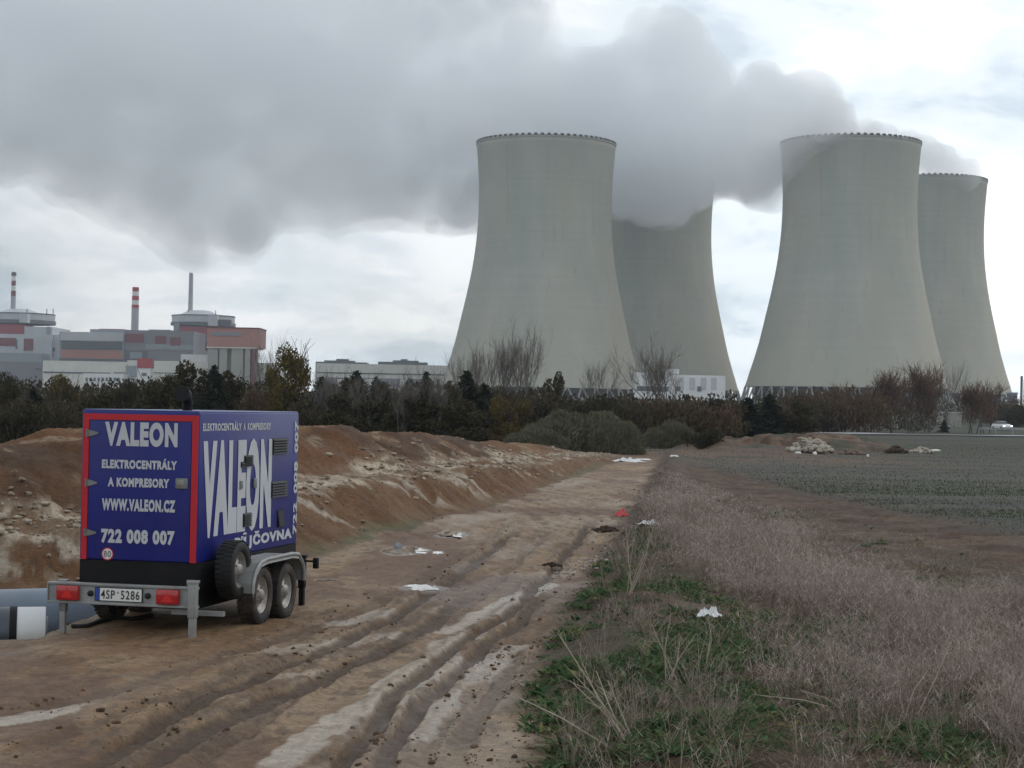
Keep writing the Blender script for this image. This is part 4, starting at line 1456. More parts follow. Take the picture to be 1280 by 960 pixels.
# speed sticker
cx_, cz_ = rear_xz(137.3, 692)
mb = MB()
def disc(mb, r0, r1, y, mi, n=32):
    vs = []
    for k in range(n):
        t_ = 2 * math.pi * k / n
        vs += [(cx_ + r0 * math.cos(t_), y, cz_ + r0 * math.sin(t_)), (cx_ + r1 * math.cos(t_), y, cz_ + r1 * math.sin(t_))]
    mb.add(vs, [(2 * k, 2 * k + 1, (2 * k + 3) % (2 * n), (2 * k + 2) % (2 * n)) for k in range(n)], mi)
disc(mb, 0.0005, 0.053, -0.014, 0)
disc(mb, 0.053, 0.064, -0.0145, 1)
sticker = mb.build('speed_sticker', [M_PLATE, M_REDT], door)
text_mesh('numeral', '80', 0.075, 0.058, M_INK, door, lambda u, v, q: (cx_ - 0.0375 + u, -0.0145 - q, cz_ - 0.029 + v), 0.0)
for py in (541, 603, 665):                          # hinges
    x, z = rear_xz(108, py)
    mb = MB()
    mb.tube([(x + 0.005, -0.022, z - 0.04), (x + 0.005, -0.022, z + 0.04)], 0.011, 8)
    mb.add([(x, -0.02, z - 0.035), (x + 0.045, -0.02, z - 0.03), (x + 0.125, -0.02, z - 0.008), (x + 0.125, -0.02, z + 0.008), (x + 0.045, -0.02, z + 0.03), (x, -0.02, z + 0.035)], [(0, 1, 2, 3, 4, 5)])
    mb.build('hinge', M_HINGE, door)
x0, z1 = rear_xz(221, 597.5); x1, z0 = rear_xz(236, 611)
mb = MB()
mb.box((x0, -0.03, z0), (x1, -0.010, z1), 0, 0.006)
mb.box((x0 + .02, -0.038, z0 + .03), (x1 - .035, -0.028, z1 - .015), 1, 0.004)
mb.build('latch', [M_HINGE, M_GALV], door)

# right side: lettering, louvres
def side_fwd(px):
    k = (px - 640.0) / F
    # X' = X0 + .216 L ; D' = Y0 + .976 L ; solve X' = k D'
    X0, Y0 = rr_c.x, rr_c.y
    return (k * Y0 - X0) / (0.2164 - k * 0.9763)
def side_z(px, py):
    Lf = side_fwd(px)
    D = rr_c.y + 0.976 * Lf
    return CAM_Z - (py - hor(px)) / F * D
XS = HX + 0.003
def side_text(s, y0, y1, z0, z1, bold, mm=None):
    return text_mesh('lettering', s, y1 - y0, z1 - z0, mm or M_LETTER, cabin, lambda u, v, q: (XS + q * .5, y0 + u, z0 + v), bold)
side_text('VALEON', 0.10, 2.07, 0.93, 1.885, 0.07)
side_text('ELEKTROCENTRÁLY', 0.08, 1.13, 1.985, 2.06, 0.04)
side_text('A', 1.19, 1.25, 1.985, 2.06, 0.04)
side_text('KOMPRESORY', 1.31, 2.02, 1.985, 2.06, 0.04)
side_text('PŮJČOVNA', 1.00, 2.77, 0.765, 0.875, 0.06)
# the telephone number runs up the front edge
for word, z0_ in (('722', 0.80), ('008', 1.26), ('007', 1.72)):
    text_mesh('lettering', word, 0.36, 0.125, M_LETTER, cabin, lambda u, v, q, z0_=z0_: (XS + q * .5, 2.925 - v, z0_ + u), 0.045)
def louvre(px0, py0, px1, py1, slats):
    y0, y1 = side_fwd(px0), side_fwd(px1)
    pm = (px0 + px1) / 2
    zt, zb = side_z(pm, py0), side_z(pm, py1)
    mb = MB()
    mb.box((HX - 0.01, y0, zb), (HX + 0.008, y1, zt), 0)
    for k in range(slats):
        z = zb + (k + 0.5) / slats * (zt - zb)
        hh = (zt - zb) / slats * 0.42
        mb.add([(HX + 0.008, y0 + .01, z + hh), (HX + 0.008, y1 - .01, z + hh), (HX + 0.026, y1 - .01, z - hh), (HX + 0.026, y0 + .01, z - hh)], [(0, 1, 2, 3)], 1)
    mb.build('louvre', [M_VENT, M_VENT], trailer)
louvre(341.5, 547.5, 360.5, 567.5, 6)
louvre(341, 601, 360.5, 621, 6)
louvre(350, 637, 357.5, 659, 1)
louvre(306.5, 569, 317.5, 583, 6)
louvre(302.5, 577, 308, 584, 2)
louvre(306.5, 641, 317, 658, 6)
for (a0, b0, a1, b1) in ((301.5, 601, 304.5, 611), (318.5, 598, 322, 610)):
    y0, y1 = side_fwd(a0), side_fwd(a1)
    zt, zb = side_z(a0, b0), side_z(a0, b1)
    mb = MB(); mb.box((HX, y0, zb), (HX + 0.02, y1, zt), 0, 0.004); mb.build('handle', M_HINGE, trailer)
# roof: exhaust and lifting eye
mb = MB()
ex, ey = 0.18, 0.75
mb.tube([(ex, ey, ZT), (ex, ey, ZT + 0.10), (ex - 0.0, ey - 0.06, ZT + 0.17), (ex, ey - 0.16, ZT + 0.185)], [0.05, 0.05, 0.065, 0.082], 20)
mb.build('exhaust_pipe', M_BLACK, trailer)

# chassis
mb = MB()
mb.box((-HX + 0.004, 0.006, 0.44), (HX - 0.004, Ln - 0.004, ZB), 0)
mb.box((-0.55, 0.15, 0.22), (0.55, 2.7, 0.438), 0)  # undertray box added to deepen the shade below the trailer
mb.box((-0.5, 0.1, 0.34), (-0.42, 0.149, 0.44), 0)
mb.box((0.42, 0.1, 0.34), (0.5, 0.149, 0.44), 0)
mb.box((-0.62, 1.28, 0.26), (0.80, 1.40, 0.34), 0)
mb.box((-0.62, 0.9, 0.28), (0.8, 1.0, 0.32), 0)
mb.box((-0.62, 1.65, 0.28), (0.8, 1.75, 0.32), 0)
mb.build('chassis', M_BLACK, trailer)
mb = MB()
mb.tube([(-0.45, Ln - .1, 0.42), (0, Ln + 1.1, 0.42)], 0.05, 8)
mb.tube([(0.45, Ln - .1, 0.42), (0, Ln + 1.1, 0.42)], 0.05, 8)
mb.tube([(0, Ln + 1.0, 0.42), (0, Ln + 1.45, 0.44)], 0.045, 8)
mb.build('drawbar', M_GALV, trailer)
mb = MB(); mb.box((0.52, 0.0, 0.47), (0.58, 0.006, 0.53), 0); mb.build('side_marker', M_HINGE, trailer)

# bumper with lamps and plate
YB = -0.30
bx0, bx1, bz0, bz1 = -0.80, 0.755, 0.285, 0.49
mb = MB()
mb.box((bx0, YB, bz0 + .012), (bx1, YB + 0.02, bz1 - .012))
mb.box((bx0, YB - 0.02, bz1 - 0.024), (bx1, YB + 0.06, bz1), 0, 0.004)
mb.box((bx0, YB - 0.02, bz0), (bx1, YB + 0.06, bz0 + 0.024), 0, 0.004)
mb.box((bx0, YB - 0.018, bz0 + .024), (bx0 + 0.012, YB, bz1 - .024))
mb.box((-0.45, YB + 0.02, 0.36), (-0.39, 0.2, 0.44))
mb.box((0.39, YB + 0.02, 0.36), (0.45, 0.2, 0.44))
bump = mb.build('bumper', M_GALV, trailer)
def bx(px): return bx0 + (px - 78.0) / (275.0 - 78.0) * (bx1 - bx0)
for a0, a1, fl in ((92, 121, 1), (223.5, 253, -1)):
    mb = MB(); mb.box((bx(a0), YB - 0.05, 0.318), (bx(a1), YB + 0.002, 0.458), 0, 0.012)
    c0 = (bx(a0) + bx(a1)) / 2
    mb.add([(c0 - 0.06, YB - 0.052, 0.345), (c0 + 0.06, YB - 0.052, 0.345), (c0, YB - 0.052, 0.44)], [(0, 1, 2)], 1)
    mb.build('rear_lamp', [M_LAMP, M_LAMPD], bump)
for a in (135.5, 211):
    mb = MB(); mb.lathe([(0.001, YB - 0.02), (0.028, YB - 0.02), (0.03, YB + 0.005)], n=16, axis='y', c=(bx(a), 0, 0.39)); mb.build('grommet', M_RUBBERB, bump)
mb = MB(); mb.box((bx(141.5), YB - 0.016, 0.322), (bx(204.5), YB - 0.004, 0.456), 0, 0.003)
mb.box((bx(142.6), YB - 0.0175, 0.329), (bx(203.4), YB - 0.012, 0.449), 1)
mb.box((bx(142.6), YB - 0.019, 0.329), (bx(148.6), YB - 0.012, 0.449), 2)
plate = mb.build('licence_plate', [M_INK, M_PLATE, M_EU], bump)
text_mesh('lettering', '4SP', bx(168.5) - bx(150.2), 0.083, M_INK, bump, lambda u, v, q: (bx(150.2) + u, YB - 0.018 - q, 0.348 + v), 0.01)
text_mesh('lettering', '5286', bx(201) - bx(176.5), 0.083, M_INK, bump, lambda u, v, q: (bx(176.5) + u, YB - 0.018 - q, 0.348 + v), 0.01)
mb = MB(); mb.lathe([(0.001, YB - 0.021), (0.009, YB - 0.021), (0.009, YB - 0.018)], n=10, axis='y', c=(bx(172.5), 0, 0.41)); mb.build('sticker', M_HINGE, bump)

def stab_leg(x, y, ztop, size=0.075, crank=False, mm=None):
    lx, ly = x * math.cos(th) - y * math.sin(th) + org.x, x * math.sin(th) + y * math.cos(th) + org.y
    zg = hgt(lx, ly)
    mb = MB()
    s = size / 2
    mb.box((x - s, y - s, 0.20), (x + s, y + s, ztop), 0, 0.006)
    mb.box((x - s * .78, y - s * .78, zg - 0.03), (x + s * .78, y + s * .78, 0.21), 0, 0.004)
    mb.box((x - s * 1.25, y - s * 1.25, ztop - 0.02), (x + s * 1.25, y + s * 1.25, ztop + 0.008), 0, 0.004)
    o = mb.build('support_leg', mm or M_GALV, trailer)
    if crank:
        mb = MB()
        mb.tube([(x + .02, y, ztop - .06), (x + 0.16, y, ztop - .06)], 0.012, 6)
        mb.box((x + 0.13, y - .03, ztop - 0.14), (x + 0.19, y + .03, ztop - 0.02), 0, 0.01)
        mb.build('crank', M_BLACK, o)
stab_leg(0.725, -0.33, 0.55, 0.08)
stab_leg(-0.67, -0.22, 0.50, 0.07)
stab_leg(0.72, 2.88, 0.56, 0.075, True, M_BLACK)
stab_leg(-0.72, 2.88, 0.56, 0.075, False, M_BLACK)
mb = MB(); mb.box((0.42, -0.12, 0.20), (0.95, -0.06, 0.245)); mb.build('brace', M_GALV, trailer)

def wheel(name, x, y, r, side, tyre_m, rim_m, width=0.19):
    lx, ly = x * math.cos(th) - y * math.sin(th) + org.x, x * math.sin(th) + y * math.cos(th) + org.y
    zc = hgt(lx, ly) + r - 0.012 if name == 'wheel' else 0.60
    w2 = width / 2
    rr_ = r * 0.62
    tp = [(rr_, -w2 * .8), (rr_ * 1.12, -w2 * .97), (r * .9, -w2 * .96), (r * .975, -w2 * .75), (r, -w2 * .4), (r, w2 * .4), (r * .975, w2 * .75), (r * .9, w2 * .96), (rr_ * 1.12, w2 * .97), (rr_, w2 * .8)]
    mb = MB(); mb.lathe(tp, n=40, axis='x', c=(x, y, zc))
    for k in range(36):                              # tread blocks
        for q in (-0.5, 0.5):
            t_ = 2 * math.pi * (k + 0.5 * (q > 0)) / 36
            vs = []
            for dr in (0.0, 0.007):
                for dx in (-w2 * .42, w2 * .42):
                    for da in (-0.06, 0.06):
                        vs.append((x + q * w2 * .9 + dx, y + (r - .002 + dr) * math.cos(t_ + da), zc + (r - .002 + dr) * math.sin(t_ + da)))
            mb.add(vs, [(0, 1, 3, 2), (4, 6, 7, 5), (0, 4, 5, 1), (2, 3, 7, 6), (0, 2, 6, 4), (1, 5, 7, 3)])
    tyre = mb.build('tyre' if name == 'wheel' else name, tyre_m, trailer if name != 'wheel' else None)
    s = side
    rp_ = [(rr_, s * w2 * .72), (rr_ * .9, s * w2 * .55), (rr_ * .82, s * w2 * .15), (rr_ * .62, s * w2 * .22), (rr_ * .5, s * w2 * .5), (rr_ * .34, s * w2 * .52), (rr_ * .3, s * w2 * .85), (0.002, s * w2 * .88)]
    mb = MB(); mb.lathe(rp_, n=32, axis='x', c=(x, y, zc))
    for k in range(5):
        t_ = 2 * math.pi * k / 5
        mb.tube([(x + s * w2 * .5, y + rr_ * .42 * math.cos(t_), zc + rr_ * .42 * math.sin(t_)), (x + s * w2 * .68, y + rr_ * .42 * math.cos(t_), zc + rr_ * .42 * math.sin(t_))], 0.012, 6)
    mb.lathe([(rr_ * .98, -s * w2 * .7), (rr_ * .9, -s * w2 * .5), (0.003, -s * w2 * .3)], n=32, axis='x', c=(x, y, zc))
    return tyre, mb
for sx in (1, -1):
    for wy in (0.96, 1.70):
        wroot = bpy.data.objects.new('wheel', None)
        COL.objects.link(wroot); wroot.parent = trailer
        ty, mbr = wheel('wheel', 0.875 if sx > 0 else -0.70, wy, 0.30, sx, M_RUBBER, M_RIMS)
        ty.parent = wroot
        mbr.build('rim', M_RIMS, wroot)
sp, mbr = wheel('spare_wheel', HX + 0.19, 0.50, 0.29, 1, M_RUBBERB, M_BLACK)
mbr.build('rim', M_RIMS, sp)
# twin-wheel mudguards
for sx in (1, -1):
    path = [(0.55, 0.36), (0.56, 0.46), (0.63, 0.58), (0.76, 0.655), (0.95, 0.675), (1.72, 0.675), (1.92, 0.655), (2.05, 0.57), (2.11, 0.46), (2.12, 0.36)]
    xi, xo = (0.70, 1.00) if sx > 0 else (-0.46, -0.615)
    mb = MB()
    vs = []
    for y, z in path:
        vs += [(xi, y, z), (xo, y, z), (xo + sx * 0.012, y + (0.012 if y > 1.3 else -0.012) * 0, z - 0.045)]
    fs = []
    for k in range(len(path) - 1):
        fs += [(3 * k, 3 * k + 1, 3 * k + 4, 3 * k + 3), (3 * k + 1, 3 * k + 2, 3 * k + 5, 3 * k + 4)]
    mb.add(vs, fs, 0, False)
    mb.tube([(xo, y, z) for y, z in path], 0.022, 8)
    mb.add([(xi, y, z - .002) for y, z in path] + [(xi, 2.12, 0.50), (xi, 0.55, 0.50)], [tuple(range(12))])
    mb.build('mudguard', M_GALV, trailer)
mb = MB(); mb.box((HX - 0.02, 2.02, 0.40), (0.78, 2.3, 0.52), 0, 0.01); mb.build('step', M_GALV, trailer)
mb = MB(); mb.box((HX, 0.62, 0.34), (HX + 0.07, 0.9, 0.66), 0, 0.01); mb.build('bracket', M_BLACK, trailer)

# ------------------------------------------------------------------ pipes beside the road
M_PIPE = mat('grey_pipe_casing', (0.20, 0.25, 0.31), 0.35, 0.12, 2.0, dirt=(0.25, 0.2, 0.15), dirt_amt=0.3)
M_PIPED = mat('dark_pipe_casing', (0.06, 0.078, 0.10), 0.35, 0.15, 2.0, dirt=(0.2, 0.16, 0.12), dirt_amt=0.3)
M_PIPEW = mat('white_pipe_end', (0.72, 0.73, 0.72), 0.45, 0.05, 3.0, dirt=(0.4, 0.34, 0.27), dirt_amt=0.3)
M_FOAM = mat('pipe_foam', (0.42, 0.36, 0.22), 0.9)
def pipe(name, p0, p1, r, mm, label, segs):
    """segs: (part name, start, end (metres from p0, negative counts from p1), radius factor, material)"""
    p0, p1 = Vector(p0), Vector(p1)
    d = (p1 - p0); ln = d.length; d.normalize()
    root = empty(name, p0, label, 'pipe')
    for nm, a, b_, rf, m2, inner in segs:
        mb = MB()
        A, Bq = d * (a * ln), d * (b_ * ln)
        q = A.lerp(Bq, 0.5)
        mb.tube([A, q, Bq], r * rf, 40, cap=False)
        if inner:
            n = 40
            mb.tube([A, Bq], r * inner, n, cap=False)
            c0 = len(mb.v)
            for e_ in (A, Bq):
                a1 = d.orthogonal().normalized(); a2 = d.cross(a1)
                vs = []
                for k in range(n):
                    t_ = 2 * math.pi * k / n
                    vs += [e_ + (a1 * math.cos(t_) + a2 * math.sin(t_)) * r * rf, e_ + (a1 * math.cos(t_) + a2 * math.sin(t_)) * r * inner]
                mb.add(vs, [(2 * k, 2 * k + 1, (2 * k + 3) % (2 * n), (2 * k + 2) % (2 * n)) for k in range(n)])
        mb.build(nm, m2, root)
    return root
a = P(-330, 790, 18.7); b_ = P(140, 740, 20.2)
a.z = -0.14; b_.z = -0.12
pipe('insulated_pipe', a, b_, 0.35, M_PIPE, 'long light blue grey pipe lying in the trench left of the trailer', [('casing', 0.0, 1.0, 1.0, M_PIPE, 0.8)])
a = P(-260, 770, 18.15); b_ = P(57, 770, 18.75)
a.z = -0.10; b_.z = -0.10
pipe('insulated_pipe', a, b_, 0.26, M_PIPED, 'dark pipe with a white end cap in front of the light blue grey pipe', [('casing', 0.0, 0.855, 1.0, M_PIPED, 0.8), ('sealing_ring', 0.855, 0.885, 1.02, M_BLACK, 0.8), ('end_sleeve', 0.885, 1.0, 0.99, M_PIPEW, 0.7), ('service_pipe', 0.5, 1.01, 0.62, M_GALV, 0.55)])

# ------------------------------------------------------------------ stones, clods, litter
def ico_pts(sub):
    bm = bmesh.new()
    bmesh.ops.create_icosphere(bm, subdivisions=sub, radius=1)
    v = np.array([q.co[:] for q in bm.verts]); f = np.array([[q.index for q in p.verts] for p in bm.faces])
    bm.free()
    return v, f
ICO_V, ICO_F = ico_pts(2)
def stones(cen, size, rng, ca, cb, flat=0.6):
    n = len(cen)
    dirs = ICO_V[None]
    sc = size[:, None, None] * (0.6 + 0.8 * rng.random((n, 1, 3))) * np.array([1, 1, flat])
    off = rng.random((n, 1, 3)) * 50
    q = dirs * 1.1 + off
    dd = 0.85 + 0.4 * vn3(q[..., 0], q[..., 1], q[..., 2], 3)
    for _ in range(9):                           # split faces
        nr = rng.normal(size=(n, 1, 3)); nr /= np.linalg.norm(nr, axis=2, keepdims=True)
        ct = (dirs * nr).sum(2)
        dd = np.minimum(dd, np.where(ct > 0.15, (0.5 + 0.3 * rng.random((n, 1))) / np.maximum(ct, 0.15), 9))
    v = dirs * dd[..., None] * sc
    an = rng.random(n) * 6.28
    ca_, sa_ = np.cos(an)[:, None], np.sin(an)[:, None]
    v = np.stack([v[..., 0] * ca_ - v[..., 1] * sa_, v[..., 0] * sa_ + v[..., 1] * ca_, v[..., 2]], -1) + cen[:, None]
    f = (ICO_F[None] + (np.arange(n) * len(ICO_V))[:, None, None]).reshape(-1, 3)
    c = np.array(ca) + (np.array(cb) - np.array(ca)) * rng.random((n, 1))
    c = np.repeat(np.concatenate([c, np.zeros((n, 1))], 1), len(ICO_V), 0)
    return v.reshape(-1, 3), f, c
FD = np.diff(FOOT, axis=0)
def bank_pt(run, s):
    """point on the bank: run along its foot, s behind it"""
    i = np.clip(np.searchsorted(_acc, run) - 1, 0, len(FD) - 1)
    dd = FD[i] / np.hypot(FD[i, 0], FD[i, 1])[:, None]
    base = FOOT[i] + dd * (run - _acc[i])[:, None]
    return base[:, 0] - dd[:, 1] * s, base[:, 1] + dd[:, 0] * s
rng = np.random.default_rng(12)
n = 7000
run = _acc[1] + rng.random(n) * (_acc[13] - _acc[1])
s_ = 1.75 + rng.normal(size=n) * 0.5
keep = fbm(run * 0.45, s_ * 0.4, 3, 95) + 0.12 + 0.16 * rng.random(n) > 0.66
run, s_ = run[keep], s_[keep]
x, y = bank_pt(run, s_)
sz = 0.016 + 0.09 * rng.random(len(x)) ** 5
z = hgts(x, y) + sz * 0.12
v, f, c = stones(np.stack([x, y, z], -1), sz, rng, (0.22, 0.155, 0.10), (0.47, 0.40, 0.315), 0.5)
o = np_mesh('rubble', v, [f], M_EARTH, c)
tag(o, 'pale limestone rubble strewn along the ledge of the brown spoil bank', 'rubble', kind='stuff')
# small clods on road and bank
n = 5200
run = rng.random(n) * _acc[-1]
x1, y1 = bank_pt(run[:1900], 0.1 + rng.random(1900) ** 2 * 6)
D_ = 9 * (60 / 9) ** rng.random(3300)
ed = np.interp(D_, EDGE[:, 1], EDGE[:, 0])
x2 = ed + np.where(rng.random(3300) < 0.75, rng.normal(size=3300) * 0.35 + 0.35, np.where(rng.random(3300) < 0.5, -rng.random(3300) * 4.5, 0.3 + rng.random(3300) * 0.3 * D_))
x, y = np.concatenate([x1, x2]), np.concatenate([y1, D_])
rx, ry = [], []
for pts, hw, dp in RUTW[:7]:
    tt = rng.random(170) * (len(pts) - 1)
    i = np.minimum(tt.astype(int), len(pts) - 2)
    qq = pts[i] + (pts[i + 1] - pts[i]) * (tt - i)[:, None]
    off_ = np.where(rng.random(170) < 0.5, 1, -1) * hw * (1.1 + 0.7 * rng.random(170))
    rx.append(qq[:, 0] + off_); ry.append(qq[:, 1])
x, y = np.concatenate([x, *rx]), np.concatenate([y, *ry])
kq = (y > 10) & (fbm(x * 1.1, y * 0.8, 3, 120) + 0.25 * rng.random(len(x)) > 0.58)
x, y = x[kq], y[kq]
n = len(x)
sz = 0.007 + 0.026 * rng.random(n) ** 6
v, f, c = stones(np.stack([x, y, hgts(x, y) + sz * 0.2], -1), sz, rng, (0.10, 0.062, 0.038), (0.19, 0.13, 0.085), 0.7)
o = np_mesh('clods', v, [f], M_EARTH, c)
tag(o, 'small brown mud clods scattered over the road and bank', 'mud clods', kind='stuff')
# pale pebbles in a line by the verge
n = 130
px_, py_ = 690 + 75 * rng.random(n), 0
py_ = 722 - (px_ - 690) * 0.42 + rng.normal(size=n) * 5
pp = np.array([near_pt(a, b2)[:] for a, b2 in zip(px_, py_)])
sz = 0.012 + 0.028 * rng.random(n) ** 2
v, f, c = stones(pp, sz, rng, (0.30, 0.24, 0.2), (0.55, 0.48, 0.43), 0.8)
o = np_mesh('gravel', v, [f], M_EARTH, c)
tag(o, 'line of pale pebbles crossing the road edge by the weeds', 'gravel', kind='stuff')

def lump(name, px, py, w_px, h_px, mcol, label, cat, n=1, group=None, spread=0.0):
    p = near_pt(px, py)
    sw, sh = w_px / F * p.y / 2, h_px / F * p.y
    if n == 1:
        cen, szs, fl = np.zeros((1, 3)), np.array([sw]), max(0.25, min(1.6, sh / sw))
    else:
        m = n * 70
        rr_ = rng.random(m) ** 0.6
        an = rng.random(m) * 6.28
        hh_ = np.clip(1 - rr_, 0, 1) * (0.6 + 0.6 * vn2(np.cos(an) * rr_ * 2 + px, np.sin(an) * rr_ * 2, 4))
        cen = np.stack([rr_ * np.cos(an) * sw, rr_ * np.sin(an) * sw * 0.7, hh_ * sh * rng.random(m) ** 0.35], -1)
        szs = sw * (0.045 + 0.16 * rng.random(m) ** 4)
        fl = 0.7
    v, f, c = stones(cen, szs, rng, mcol[0], mcol[1], flat=fl)
    o = np_mesh(name, v, [f], M_EARTH, c)
    o.location = p + Vector((0, 0, sh * 0.1))
    return tag(o, label, cat, group)
BR = ((0.05, 0.032, 0.022), (0.085, 0.055, 0.037))
PALE = ((0.34, 0.29, 0.23), (0.50, 0.45, 0.38))
WH = ((0.62, 0.61, 0.58), (0.74, 0.73, 0.70))
lump('mud_clod', 690, 708, 26, 5, BR, 'big dark clod of mud lying on the road beside the pale pebbles', 'mud clod', 5, spread=0.7)
lump('mud_clod', 757, 664, 34, 6, BR, 'dark ridge of clods on the road edge below the red scrap', 'mud clod', 6, spread=0.9)
lump('rubble_mound', 1013, 566, 56, 22, PALE, 'largest pale rubble mound at the far edge of the field', 'rubble mound', 9, spread=0.75)
lump('rubble_mound', 1152, 566, 30, 8, PALE, 'low pale rubble mound with a white slab beside it', 'rubble mound', 5, spread=0.6)
lump('concrete_slab', 1170, 564, 14, 3, WH, 'flat white slab beside the low rubble mound', 'slab')
lump('white_block', 997, 567, 9, 5, WH, 'white block in front of the largest rubble mound', 'block')
lump('white_block', 1018, 568, 10, 4, WH, 'white flat block at the right foot of the largest rubble mound', 'block')
lump('white_block', 1085, 571, 6, 3, WH, 'small white block alone between the two rubble mounds', 'block')
lump('rubble_mound', 1065, 568, 34, 7, ((0.17, 0.12, 0.09), (0.26, 0.2, 0.16)), 'brown low earth heap between the pale rubble mounds', 'rubble mound', 5, spread=0.8)
lump('rubble_mound', 1120, 566, 30, 9, BR, 'dark earth heap left of the low pale rubble mound', 'rubble mound', 5, spread=0.7)

M_SHEET = mat('white_sheeting', (0.74, 0.75, 0.74), 0.5, 0.06, 4.0)
M_REDP = mat('red_plastic', (0.60, 0.06, 0.07), 0.45, 0.1, 6.0)
def scrap(name, p, w_, d_, h_, mm, label, cat, seed, n=26):
    """a crumpled sheet with thickness"""
    g_ = np.linspace(-0.5, 0.5, n)
    X, Y = np.meshgrid(g_, g_)
    r = np.hypot(X, Y) * 2
    rim = 0.75 + 0.5 * vn2(np.arctan2(Y, X) * 1.6 + 5, r * 0 + seed, seed)
    zz = h_ * (np.abs(fbm(X * 5.1 + seed, Y * 5.1, 4, seed, 0.6) - 0.5) * 3.6 + 0.35 * vn2(X * 2 + 7, Y * 2, seed) - 0.12) * np.clip(1.15 - r ** 2 * 0.8, 0, 1)
    k = np.clip(1 / np.maximum(r, 0.02), 0, 1)
    vx, vy = X * rim * w_, Y * rim * d_
    top = np.stack([vx, vy, np.maximum(zz, 0.004)], -1).reshape(-1, 3)
    bot = top.copy(); bot[:, 2] -= 0.006
    i = np.arange(n * n).reshape(n, n)
    q = np.stack([i[:-1, :-1], i[:-1, 1:], i[1:, 1:], i[1:, :-1]], -1).reshape(-1, 4)
    bd = np.concatenate([i[0, :], i[1:, -1], i[-1, -2::-1], i[-2:0:-1, 0]])
    sd = np.stack([bd, np.roll(bd, -1), np.roll(bd, -1) + n * n, bd + n * n], -1)
    o = np_mesh(name, np.concatenate([top, bot]), [q, q[:, ::-1] + n * n, sd[:, ::-1]], mm, smooth=False)
    o.location = p
    o.rotation_euler = (0, 0, seed)
    return tag(o, label, cat)
scrap('plastic_sheet', near_pt(785, 577), 0.9, 1.3, 0.20, M_SHEET, 'crumpled white sheet lying at the far end of the dirt road', 'plastic sheet', 1)
scrap('plastic_sheet', near_pt(803, 575), 0.55, 0.8, 0.11, M_SHEET, 'smaller white sheet just right of the crumpled one at the road end', 'plastic sheet', 2)
scrap('plastic_sheet', near_pt(843, 571), 0.35, 0.5, 0.08, M_SHEET, 'white scrap alone on the grass right of the road end', 'plastic sheet', 3)
scrap('plastic_sheet', near_pt(811, 656), 0.38, 0.3, 0.10, M_SHEET, 'small white scrap on the verge just below the red one', 'plastic sheet', 4)
scrap('red_scrap', near_pt(779, 645), 0.30, 0.3, 0.14, M_REDP, 'red plastic scrap lying at the right edge of the dirt road', 'plastic scrap', 5)
pq = near_pt(886, 800)
scrap('plastic_bag', pq + Vector((0, 0, 0.22)), 0.20, 0.16, 0.09, M_SHEET, 'white plastic bag caught on dry stems in the weedy verge', 'plastic bag', 6)
for k, (px, py, s_) in enumerate([(497, 685, 0.1), (631, 734, 0.1)][:1]):
    lump('white_block', px, py, 14, 5, ((0.2, 0.25, 0.28), (0.3, 0.33, 0.35)), 'grey stone sticking out of the bright puddle on the road', 'stone')

# puddles on the road
M_WATER = mat('puddle_water', (0.20, 0.175, 0.145), 0.03, 0.1, 2.0, spec=0.9)
for (cx, cy, hx, hy) in PUDDLES:
    c0 = G(cx, cy)
    ax = abs(G(cx + hx, cy)[0] - c0[0])
    ay = abs(G(cx, cy - hy)[1] - G(cx, cy + hy)[1]) / 2
    n = 64
    t_ = np.arange(n) / n * 2 * np.pi
    rr_ = np.clip(0.75 + 2.0 * (fbm(np.cos(t_) * 2.2 + cx, np.sin(t_) * 2.2, 4, 8) - 0.5), 0.25, 1.15)
    zc = hgt(c0.x, c0.y) + 0.006
    vs = [(c0.x, c0.y, zc)] + [(c0.x + ax * r_ * math.cos(a), c0.y + ay * r_ * math.sin(a), zc) for r_, a in zip(rr_, t_)]
    mb = MB(); mb.add(vs, [(0, 1 + k, 1 + (k + 1) % n) for k in range(n)])
    o = mb.build('puddle', M_WATER)
    tag(o, 'shallow bright puddle lying on the muddy road', 'puddle', 'puddles on the muddy road', 'structure')

# ------------------------------------------------------------------ white car on the far road
M_CARW = mat('white_car_paint', (0.72, 0.73, 0.74), 0.3, 0.03, coat=0.5)
M_CARG = mat('car_glass', (0.03, 0.035, 0.04), 0.08)
M_HEAD = mat('headlight_glass', (0.85, 0.85, 0.8), 0.1, emit=((1, 0.97, 0.9), 3.0))
cp = near_pt(1252, 537.5)
car = empty('car', cp, 'white car driving towards the viewer on the far asphalt road', 'car', None, R(14))
mb = MB()
st = [(-2.1, 0.42, 0.62, 0.72), (-2.0, 0.30, 0.80, 0.84), (-1.0, 0.24, 0.98, 0.88), (0.2, 0.24, 1.0, 0.9), (1.5, 0.26, 1.02, 0.88), (2.0, 0.34, 0.96, 0.82)]
vs, fs = [], []
for y, z0, z1, hw in st:
    vs += [(-hw * .92, y, z0), (hw * .92, y, z0), (hw, y, (z0 + z1) / 2), (hw * .93, y, z1), (-hw * .93, y, z1), (-hw, y, (z0 + z1) / 2)]
for k in range(len(st) - 1):
    for j in range(6): fs.append((6 * k + j, 6 * k + (j + 1) % 6, 6 * k + 6 + (j + 1) % 6, 6 * k + 6 + j))
fs += [tuple(range(6)), tuple(range(len(vs) - 6, len(vs)))[::-1]]
mb.add(vs, fs)
mb.build('body', M_CARW, car)
mb = MB()
